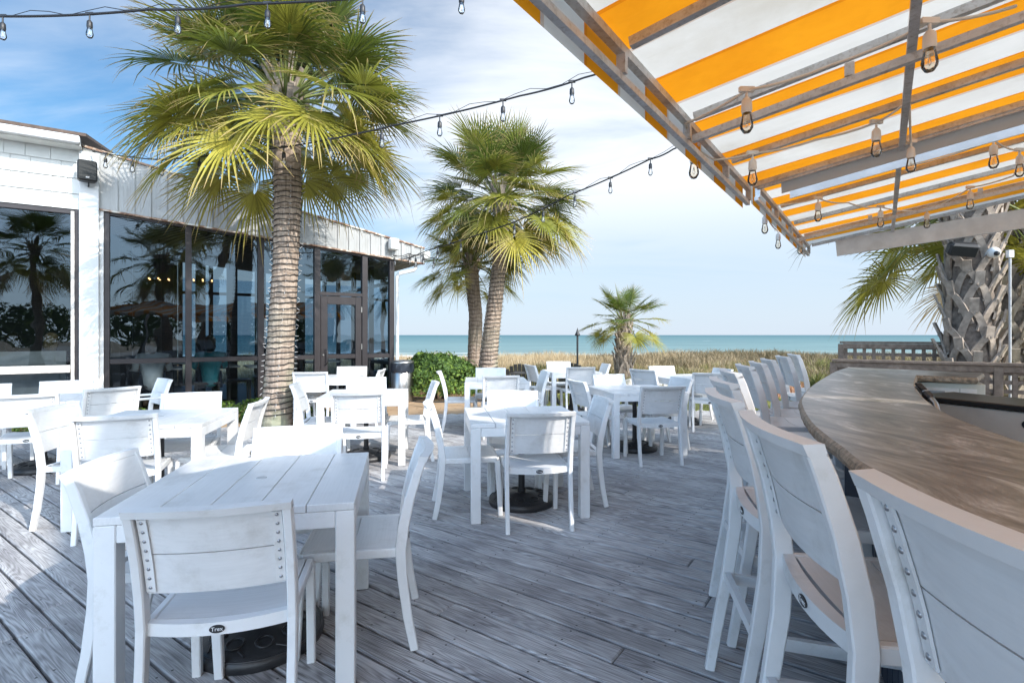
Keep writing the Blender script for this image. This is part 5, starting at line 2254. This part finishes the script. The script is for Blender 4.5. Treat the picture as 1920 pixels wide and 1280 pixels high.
# far leg cabinet
m = MB()
c0 = ST(5.85, -.22, .505)
m.box(c0, (.62, .88, 1.01), VV, UU, Z, .004)
cab = m.build('cabinet', M['cabinet'], bar)
m = MB()
m.box(ST(5.5365, -.32, .72), (.006, .36, .50), VV, UU, Z)
m.box(ST(5.5365, -.56, .72), (.006, .10, .50), VV, UU, Z)
m.build('cabinet_panel', M['white_wood'], cab)
m = MB()
m.box(ST(5.520, -.30, .92), (.05, .22, .05), VV, UU, Z); m.tube([ST(5.51, -.26, .90), ST(5.50, -.26, .80)], .008, 6)
m.build('bottle_opener', M['steel'], cab)

t = thing('bottle_cooler', 'stainless bottle cooler with a black lid behind the bar', 'cooler', (3.22, 3.52, 0), R(-71))
# local x = -u (right), local y -> v (away)
M['cooler_face'] = simple('dull_stainless', (.62, .58, .52), .42, .25, .15, 3)
m = MB(); m.box((.0, .0, .50), (.74, .46, .86), ch=.006); m.build('cabinet', M['cooler_face'], t)
m = MB(); m.box((.0, .0, .955), (.76, .49, .035), ch=.006); m.build('lid', M['cooler_top'], t)
m = MB(); m.box((.0, .0, .035), (.70, .42, .07)); m.build('plinth', M['black'], t)
m = MB(); m.lathe((.30, -.231, .86), [(.024, 0), (.024, .006)], 18, True, (0, -1, 0)); m.build('badge', M['black'], t)

def eye(px, py, D):
    return Vector(((px - 960) / 985 * D, D, CAMZ - (py - 628) / 985 * D))


g_ = [eye(1721, 722, 3.34), eye(1736, 737, 3.27), eye(1746, 748, 3.20), eye(1754, 757, 3.12), eye(1758, 770, 3.05), eye(1756, 800, 3.0)]
t = thing('drinks_gun', 'black drinks dispensing gun with hose clipped to the inner bar edge', 'drinks gun', g_[1])
g_ = [p - g_[1] for p in g_]
m = MB(); m.tube(g_[2:], [.017, .015, .014, .014], 10); m.build('hose', M['steel'], t)
m = MB(); m.beam(g_[0], g_[1], .042, .035, ch=.008); m.build('gun_head', M['steel'], t)
m = MB(); m.beam(g_[1], g_[2], .045, .045, ch=.010); m.build('grip', M['black'], t)
m = MB()
for k in range(5):
    q = g_[0].lerp(g_[1], .12 + k * .17) + Vector((-.012, -.006, .018))
    m.beam(q, q + (g_[1] - g_[0]).normalized() * .008, .034, .012)
m.build('button', M['black'], t)

# ------------------------------------------------------------------ AWNINGS
RS = .163


def awning(label, s0, s1, zv, te, ridge, hang_s=None, rafters=(), truss=(), near_flap=False, far_beam=False):
    """eave at t=te; fabric climbs towards -t to the ridge and falls again beyond it"""
    t = thing('striped_awning', label, 'awning', (0, 0, 0))
    zt = zv + .105
    zf = lambda tt: zt + RS * (te - tt) if tt > ridge else zt + RS * (te - ridge) - RS * (ridge - tt)
    t2 = 2 * ridge - te
    # roof cloth
    m = MB()
    rs_ = sorted(list(rafters) + [s0, s1])

    def sagf(a):
        for q0, q1 in zip(rs_, rs_[1:]):
            if q0 <= a <= q1 and q1 - q0 > .1:
                return .016 * math.sin(math.pi * (a - q0) / (q1 - q0))
        return 0
    ns = max(6, int((s1 - s0) / .07))
    bands = [te, te - .6, te - 1.2, ridge, ridge - 1.0, t2]
    for i in range(ns):
        for j in range(len(bands) - 1):
            a0 = s0 + (s1 - s0) * i / ns; a1 = s0 + (s1 - s0) * (i + 1) / ns
            sg0, sg1 = sagf(a0), sagf(a1)
            k0 = 0 if j == 0 else 1; k1 = 0 if j == len(bands) - 2 else 1
            m.add([ST(a0, bands[j], zf(bands[j]) - sg0 * k0), ST(a1, bands[j], zf(bands[j]) - sg1 * k0), ST(a1, bands[j + 1], zf(bands[j + 1]) - sg1 * k1), ST(a0, bands[j + 1], zf(bands[j + 1]) - sg0 * k1)], [(0, 1, 2, 3)])
    # valance cloth on both eaves
    for (tv, off) in ((te, .012), (t2, -.012)):
        m.add([ST(s0, tv + off, zv - .012), ST(s1, tv + off, zv - .012), ST(s1, tv + off, zt), ST(s0, tv + off, zt)], [(0, 1, 2, 3)])
    m.build('cloth', M['fabric'], t)
    # eave rails
    for (tv, sg_) in ((te, 1), (t2, -1)):
        m = MB()
        m.beam(ST(s0, tv - .014 * sg_, zv + .010), ST(s1, tv - .014 * sg_, zv + .010), .020, .020)
        m.build('eave_rail', M['galv'], t)
        m = MB()
        m.beam(ST(s0, tv - .018 * sg_, zt - .020), ST(s1, tv - .018 * sg_, zt - .020), .024, .024)
        m.build('eave_rail', M['galv'], t)
    m = MB()
    m.beam(ST(s0, ridge, zf(ridge) - .03), ST(s1, ridge, zf(ridge) - .03), .045, .05)
    for tt in (-.07, ridge + .55):
        m.beam(ST(s0, tt, zf(tt) - .060), ST(s1, tt, zf(tt) - .045), .024, .028)
    m.build('purlin', M['galv'], t)
    for sr in rafters:
        m = MB()
        m.beam(ST(sr, te - .045, zf(te - .045) - .016), ST(sr, ridge, zf(ridge) - .016), .024, .026)
        m.beam(ST(sr, ridge, zf(ridge) - .016), ST(sr, t2 + .045, zf(t2 + .045) - .016), .024, .026)
        m.beam(ST(sr, te - .020, zv + .02), ST(sr, te - .020, zt - .032), .026, .018, VV)
        m.build('rafter', M['galv'], t)
    for sr in truss:
        m = MB()
        o_ = .022
        m.beam(ST(sr, te - .04, zv + .016), ST(sr, ridge + .2, zf(ridge + .2) - .10), .022, .024)
        for tt in (te - .52, te - 1.15, te - 1.8):
            zl = zv + .016 + (zf(ridge + .2) - .11 - zv - .016) * (te - .04 - tt) / (te - .04 - ridge - .2)
            m.beam(ST(sr, tt, zl + .016), ST(sr, tt, zf(tt) - .04), .026, .022, VV)
        m.build('truss_chord', M['galv'], t)
    # posts, beyond the right-hand edge of the picture
    m = MB()
    for sr in (s0 + .1, s1 - .1):
        for tt in (ridge,):
            m.beam(ST(sr, tt, -.02), ST(sr, tt, zf(tt) - .055), .09, .09, VV)
    m.build('post', M['white_wood'], t)
    return t, zf, zt


RG = -2.5
S1A, S1B = -1.7, 3.03
aw1, z1f, z1t = awning('large orange and white striped awning over the near half of the bar', S1A, S1B, 2.095, .605, RG,
                       rafters=[S1B - .02, 2.52, 1.94, 1.352, .765, .18, -.41, -1.0, S1A + .03], truss=[1.94, -.41])
S2A, S2B = 3.22, 5.78
aw2, z2f, z2t = awning('smaller striped awning over the far end of the bar', S2A, S2B, 2.16, .60, RG,
                       rafters=[S2A + .02, S2A + .66, S2A + 1.30, S2A + 1.94, S2B - .03], truss=[S2A + 1.62])
# flap of plain cloth hanging from the end of the near awning
m = MB()
ta, tb = .434, RG
m.slab(lambda u, v: ST(S1B + .012 + .02 * v, ta + (tb - ta) * u, z1f(ta + (tb - ta) * u) - .012 - .075 * v), VV * .004, 24, 3)
fix_normals(m.build('end_flap', M['plain_fabric'], aw1))
m = MB()
m.beam(ST(S1B - .012, .545, z1f(.545) - .024), ST(S1B - .012, RG, z1f(RG) - .024), .024, .036)
m.build('end_rafter', M['galv'], aw1)
m = MB()
ta = .415
m.slab(lambda u, v: ST(S2A - .006, ta + (RG - ta) * u, z2f(ta + (RG - ta) * u) - .035 - .115 * v), VV * .012, 24, 1)
fix_normals(m.build('end_board', M['white_wood'], aw2))
# white beam across the far end of the far awning
m = MB()
m.beam(ST(S2B + .03, .36, z2f(.36) - .085), ST(S2B + .03, RG - 2.4, z2f(.36) - .085 + RS * 2.86), .045, .15)
m.build('end_beam', M['white_wood'], aw2)

# ------------------------------------------------------------------ STRING LIGHTS


def bulb_parts(t, p, scale, mats, hang=.05):
    """a socket with its clear bulb hanging below p"""
    cable, sock, glass = mats
    m = MB()
    m.beam(p + Vector((-.03, 0, .004)) * scale, p + Vector((.03, 0, .004)) * scale, .016 * scale, .02 * scale)
    m.tube([p, p - Z * hang * scale], .006 * scale, 6)
    q = p - Z * hang * scale
    m.lathe(q - Z * .062 * scale, [(.0185 * scale, 0), (.021 * scale, .012 * scale), (.019 * scale, .05 * scale), (.010 * scale, .062 * scale)], 12)
    so_ = m.build('lamp_socket', sock, t)
    m = MB()
    q2 = q - Z * .062 * scale
    m.lathe(q2 - Z * .082 * scale, [(.002 * scale, 0), (.014 * scale, .004 * scale), (.024 * scale, .020 * scale), (.026 * scale, .034 * scale), (.021 * scale, .058 * scale), (.0165 * scale, .082 * scale)], 14)
    m.build('bulb', glass, so_)
    m = MB()
    m.tube([q2 - Z * .02 * scale, q2 - Z * .05 * scale + Vector((.006, 0, 0)) * scale, q2 - Z * .058 * scale, q2 - Z * .05 * scale - Vector((.006, 0, 0)) * scale, q2 - Z * .02 * scale], .0016 * scale, 4)
    m.build('filament', M['filament'], so_)


def string(name, label, pts, spacing, start, scale, mats, sag=0.0, group=None, r=.008, messenger=False, hang=.05, wob=0.0):
    t = thing('string_lights', label, 'string lights', (0, 0, 0), 0, group)
    P = [Vector(p) for p in pts]
    dense = []
    for i in range(len(P) - 1):
        L = (P[i + 1] - P[i]).length
        k = max(2, int(L / .06))
        for j in range(k):
            f = j / k
            dense.append(P[i].lerp(P[i + 1], f) - Z * sag * 4 * f * (1 - f))
    dense.append(P[-1])
    if wob:
        rd = random.Random(len(dense))
        dense = [p + Vector((rd.uniform(-wob, wob), rd.uniform(-wob, wob), rd.uniform(-wob, wob) * 1.5 - abs(math.sin(i * .35)) * wob)) for i, p in enumerate(dense)]
    m = MB()
    m.tube(dense, r, 6)
    if messenger:
        m.tube([P[0] + Z * .02] + [dense[i] + Z * (.03 + .03 * math.sin(i * .6)) for i in range(3, len(dense) - 3, 3)] + [P[-1] + Z * .02], r * .35, 4)
    m.build('cable', mats[0], t)
    d = 0
    nxt = start
    for i in range(len(dense) - 1):
        L = (dense[i + 1] - dense[i]).length
        while nxt <= d + L and L > 0:
            bulb_parts(t, dense[i].lerp(dense[i + 1], (nxt - d) / L), scale, mats, hang)
            nxt += spacing
        d += L
    return t


BK = (M['wire_black'], M['black'], M['bulb'])
CW = (M['wire_white'], M['socket_cream'], M['bulb_amber'])
POLE = Vector((7.1, 3.1, 4.7))


def at(px, py, D):
    return Vector(((px - 960) / 985 * D, D, CAMZ - (py - 628) / 985 * D))


string('a', 'black string of clear bulbs crossing the top left corner', [at(-260, 42, 5.2), at(0, 31, 4.9), at(280, 18, 4.78), at(465, 8, 4.65), at(847, -20, 4.45), Vector((3.2, 3.9, 4.55)), POLE + Z * .3], .87, .855, 1.15, BK, .02, messenger=True, r=.011)
string('b', 'black string of bulbs from the column speaker across the tall palm', [WA(-.16, .24, 4.46), at(300, 300, 7.9), at(540, 275, 7.0), at(740, 235, 6.35), at(975, 180, 5.85), at(1095, 146, 5.65), Vector((3.4, 4.55, 4.45)), POLE], .79, .42, 1.25, BK, .015, messenger=True, r=.010)
string('c', 'black string of bulbs from the far fascia end up to the striped awning', [WA(5.30, .15, 3.10), at(800, 470, 11.3), at(960, 418, 9.7), at(1066, 366, 8.75), at(1220, 298, 7.6), at(1262, 280, 7.35), Vector((3.6, 5.9, 4.3)), POLE - Z * .2], .72, .5, 1.25, BK, .02, messenger=True, r=.011)
string('d', 'short black string of three bulbs on the end of the fascia', [WA(5.12, .17, 3.17), WA(5.45, .18, 3.24), WA(5.88, .16, 3.27), WA(6.2, .0, 3.22)], .36, .02, 1.2, BK, .03, r=.009)
# cream strings under the awnings


def under(px, py, zfun, off=.05):
    """the point just under the awning cloth that the given direction of view meets"""
    r_, q_ = (px - 960) / 985, (628 - py) / 985
    z0 = zfun(0) - off
    D = (z0 - CAMZ) / (q_ + RS * (-.817 * r_ + .577))
    p = Vector((r_ * D, D, 0))
    p.z = zfun(p.dot(UU)) - off
    return p


def hung(name, label, pts, bulbs, mats, scale):
    t = thing('string_lights', label, 'string lights', (0, 0, 0))
    dense = []
    for i in range(len(pts) - 1):
        L = (pts[i + 1] - pts[i]).length
        k = max(3, int(L / .05))
        for j in range(k):
            f = j / k
            dense.append(pts[i].lerp(pts[i + 1], f) - Z * (.09 * L) * 4 * f * (1 - f) * .4)
    dense.append(pts[-1])
    m = MB(); m.tube(dense, .0045, 6); m.build('cable', mats[0], t)
    for p in bulbs:
        bulb_parts(t, p, scale, mats, .03)
    return t


b1 = [under(1743, 42, z1f), under(1400, 170, z1f), under(1301, 272, z1f, .02), under(1411, 288, z1f), under(1643, 230, z1f), under(1708, 266, z1f)]
hung('e', 'cream string of amber bulbs zigzagging under the near awning', [under(1905, 12, z1f), b1[0], under(1560, 122, z1f), b1[1], under(1285, 232, z1f), b1[2], under(1340, 300, z1f), b1[3], under(1530, 262, z1f), b1[4], under(1705, 188, z1f), b1[5]], b1, CW, .80)
b0 = [ST(.9, -.5, z1f(-.5) - .05), ST(.3, -.5, z1f(-.5) - .05), ST(-.4, -.4, z1f(-.4) - .05)]
hung('f', 'cream string of amber bulbs above the near bar stools', [ST(1.3, -.9, z1f(-.9) - .05), b0[0], b0[1], b0[2], ST(-1, -.4, z1f(-.4) - .05)], b0, CW, .80)
b2 = [under(1863, 262, z2f), under(1912, 282, z2f), under(1819, 352, z2f), under(1738, 392, z2f), under(1651, 388, z2f), under(1534, 372, z2f), under(1434, 398, z2f, .02), under(1459, 432, z2f, .02), under(1500, 445, z2f, .02)]
hung('g', 'cream string of amber bulbs under the far awning', [under(1700, 312, z2f), b2[0], b2[1], under(1900, 330, z2f), b2[2], b2[3], b2[4], under(1590, 380, z2f), b2[5], under(1450, 385, z2f), b2[6], b2[7], b2[8]], b2, CW, .85)

# ------------------------------------------------------------------ FENCES behind the bar


def lattice(label, p0, L, z0, z1_, group=None, cap=.14, end_post=True):
    d = Vector((.817, -.577, 0))
    nrm = Vector((.577, .817, 0))
    t = thing('lattice_fence', label, 'fence', p0)
    m = MB()
    sp = .135
    n = int(L / sp)
    for k in range(n + 1):
        c = d * (k * sp + .04)
        m.box(c + Z * (z0 + z1_) / 2, (.052, .012, z1_ - z0 - .06), d, nrm, Z)
    m2 = MB()
    k = z0 + .06
    while k < z1_ - .06:
        m2.box(d * (L / 2) + nrm * .0125 + Z * k, (L, .012, .050), d, nrm, Z)
        k += .115
    m.build('slat', M['timber'], t)
    m2.build('cross_slat', M['timber'], t)
    m = MB()
    m.box(d * (L / 2) + nrm * .006 + Z * (z1_ + .018), (L + .10, cap, .036), d, nrm, Z, .004)
    m.box(d * (L / 2) + nrm * -.022 + Z * (z1_ - .045), (L, .022, .085), d, nrm, Z, .003)
    m.box(d * (L / 2) + nrm * .006 + Z * (z0 - .02), (L, .05, .07), d, nrm, Z, .003)
    m.build('rail', M['timber'], t)
    for k in range(int(L / 1.8) + 1):
        m = MB()
        m.box(d * (k * 1.8 - .03) + nrm * .006 + Z * ((z1_ - .01 - .25) / 2), (.09, .09, z1_ - .01 + .25), d, nrm, Z, .004)
        m.build('post', M['timber'], t)
    return t


lattice('weathered lattice fence with a flat cap rail running behind the bar', Vector((4.78, 7.75, 0)), 4.6, .16, 1.01)
lattice('taller lattice screen standing behind the fence, ending at the thick palm', Vector((5.83, 9.25, 0)), 1.9, .55, 1.255, cap=.06)

# security camera, speaker and conduit on the thick palm
t = thing('security_camera', 'white dome security camera on the thick palm trunk', 'camera', (7.02, 7.64, 2.60), R(-100))
m = MB(); m.lathe((0, 0, 0), [(.075, -.05), (.078, -.01), (.07, .02), (.04, .06), (.01, .075)], 20, True, (1, 0, -.15)); m.build('housing', M['white_wood'], t)
m = MB(); m.lathe((.055, -.012, -.02), [(.036, 0), (.034, .02), (.015, .034)], 14, True, (1, 0, -.25)); m.build('lens', M['black'], t)
m = MB(); m.beam((-.16, 0, .0), (-.03, 0, 0), .06, .06); m.build('bracket', M['white_wood'], t)
t = thing('palm_speaker', 'black loudspeaker hung on the left of the thick palm trunk', 'loudspeaker', (6.62, 7.72, 2.66), R(-110))
m = MB(); m.box((0, 0, 0), (.16, .36, .19), Vector((1, 0, -.5)), Vector((0, 1, -.15)), Vector((.5, .15, 1)), .03); m.build('cabinet', M['black'], t)
m = MB(); m.box((.08, -.01, -.045), (.012, .31, .15), Vector((1, 0, -.5)), Vector((0, 1, -.15)), Vector((.5, .15, 1)), .004); m.build('grille', M['grille'], t)
m = MB(); m.beam((-.22, .05, .05), (-.05, .02, .02), .05, .05); m.build('bracket', M['black'], t)
t = thing('conduit', 'grey conduit pipe with a small box running up the thick palm', 'conduit', (7.28, 7.68, 0))
m = MB(); m.tube([(0, 0, -.2), (0, 0, 1.3), (-.02, -.02, 2.1), (-.02, -.02, 2.52)], .018, 8); m.build('pipe', M['capgrey'], t)
m = MB(); m.box((-.02, -.02, 2.58), (.08, .06, .11), ch=.006); m.build('junction_box', M['white_wood'], t)

# torch pole and dark garden chairs on the lawn
t = thing('torch_pole', 'tall black garden torch with a pointed snuffer', 'torch', (1.62, 13.0, -.22))
m = MB(); m.tube([(0, 0, 0), (0, 0, 1.62)], .024, 10); m.build('pole', M['black'], t)
m = MB(); m.lathe((0, 0, 1.60), [(.045, 0), (.07, .02), (.065, .03), (.03, .10), (.004, .20)], 14); m.build('snuffer', M['black'], t)


def garden_chair(label):
    """slatted fan-back garden chair; local +x is the way it faces"""
    t = thing('garden_chair', label, 'garden chair', group='dark garden chairs on the lawn')
    m = MB()
    n = 7
    for k in range(n):
        y = (k - 3) * .088
        topz = .98 - .12 * (abs(k - 3) / 3) ** 2
        m.beam((-.18, y * .75, .26), (-.52, y * 1.05, topz), .076, .02, (1, 0, .4))
    bo = m.build('backrest', M['charcoal'], t)
    m = MB()
    m.beam((-.30, -.24, .44), (-.30, .24, .44), .03, .06); m.beam((-.44, -.27, .78), (-.44, .27, .78), .03, .06)
    m.build('back_rail', M['charcoal'], bo)
    m = MB()
    for k in range(6):
        m.beam((-.15 + k * .10, -.26, .27 + k * .022), (-.15 + k * .10, .26, .27 + k * .022), .085, .02)
    m.build('seat', M['charcoal'], t)
    for sy in (-1, 1):
        m = MB(); m.box((.05, sy * .34, .575), (.74, .12, .024), ch=.01); m.build('armrest', M['charcoal'], t)
        m = MB(); m.beam((.34, sy * .30, 0), (.34, sy * .30, .56), .026, .09, (1, 0, 0)); m.build('leg', M['charcoal'], t)
        m = MB(); m.beam((-.50, sy * .27, .0), (.36, sy * .27, .36), .026, .10); m.beam((-.28, sy * .30, .15), (-.30, sy * .30, .56), .026, .07, (1, 0, 0)); m.build('leg', M['charcoal'], t)
    return t


g0 = garden_chair('dark slatted garden chair facing the sea, nearer the leaning palm')
g0.location = (.22, 12.2, -.22); g0.rotation_euler = (0, 0, R(84))
dup(g0, (1.28, 12.55, -.22), R(100), 'dark slatted garden chair partly behind the farthest white table')
# round fire pit with a cover between the chairs and the rocks
t = thing('fire_pit', 'low round stone fire pit with a dark cover beside the torch', 'fire pit', (2.2, 13.7, -.22))
m = MB()
for k in range(14):
    an = k * 2 * math.pi / 14
    for l in range(2):
        an2 = an + l * .22
        m.box((.5 * math.cos(an2), .5 * math.sin(an2), .09 + l * .17), (.21, .17, .155), (-math.sin(an2), math.cos(an2), 0), (math.cos(an2), math.sin(an2), 0), Z, .02)
m.build('stone_ring', M['rock'], t)
m = MB(); m.lathe((0, 0, .34), [(.54, 0), (.52, .06), (.3, .15), (.05, .19)], 28); m.build('cover', M['edging'], t)
t = thing('storage_box', 'dark box on the lawn between the dappled table and the rocks', 'box', (2.75, 12.2, -.22))
m = MB(); m.box((0, 0, .20), (.36, .3, .40), ch=.02); m.build('body', M['edging'], t)
m = MB(); m.box((0, 0, .415), (.39, .33, .03), ch=.01); m.build('lid', M['edging'], t)

# pale terrace added behind the camera to bounce light onto the chair backs
m = MB()
m.prism([Vector(q) for q in ((-60, -40, -.19), (60, -40, -.19), (60, -4.05, -.19), (-60, -4.05, -.19))], (0, 0, .12))
M['bounce_terrace'] = simple('pale_concrete', (.52, .49, .45), .85, 0, .2, 1.5)
struct(m.build('bounce_terrace', M['bounce_terrace']))
rd = random.Random(12)
for i in range(4):  # unseen trees added to darken the horizon mirrored in the glass
    x0, y0 = 6 + i * 5.5, -21 + i * 1.5
    t = thing('added_tree', 'unseen leafy tree added behind the camera to darken the window reflections', 'tree', (x0, y0, -.2), 0, 'unseen trees added to darken the window reflections')
    m = MB(); m.tube([(0, 0, 0), (.1, 0, 1.5), (0, .1, 3)], [.2, .16, .08], 8); m.build('trunk', M['dark_fibre'], t)
    n = 1500
    d = rng.normal(0, 1, (n, 3)); d /= np.linalg.norm(d, axis=1)[:, None]
    p = d * rng.uniform(.55, 1, (n, 1)) * np.array([2.5, 2.2, 1.6]) + np.array([0, 0, 2.3])
    leaf_cloud('crown', M['shrub'], p, d, .20, t)
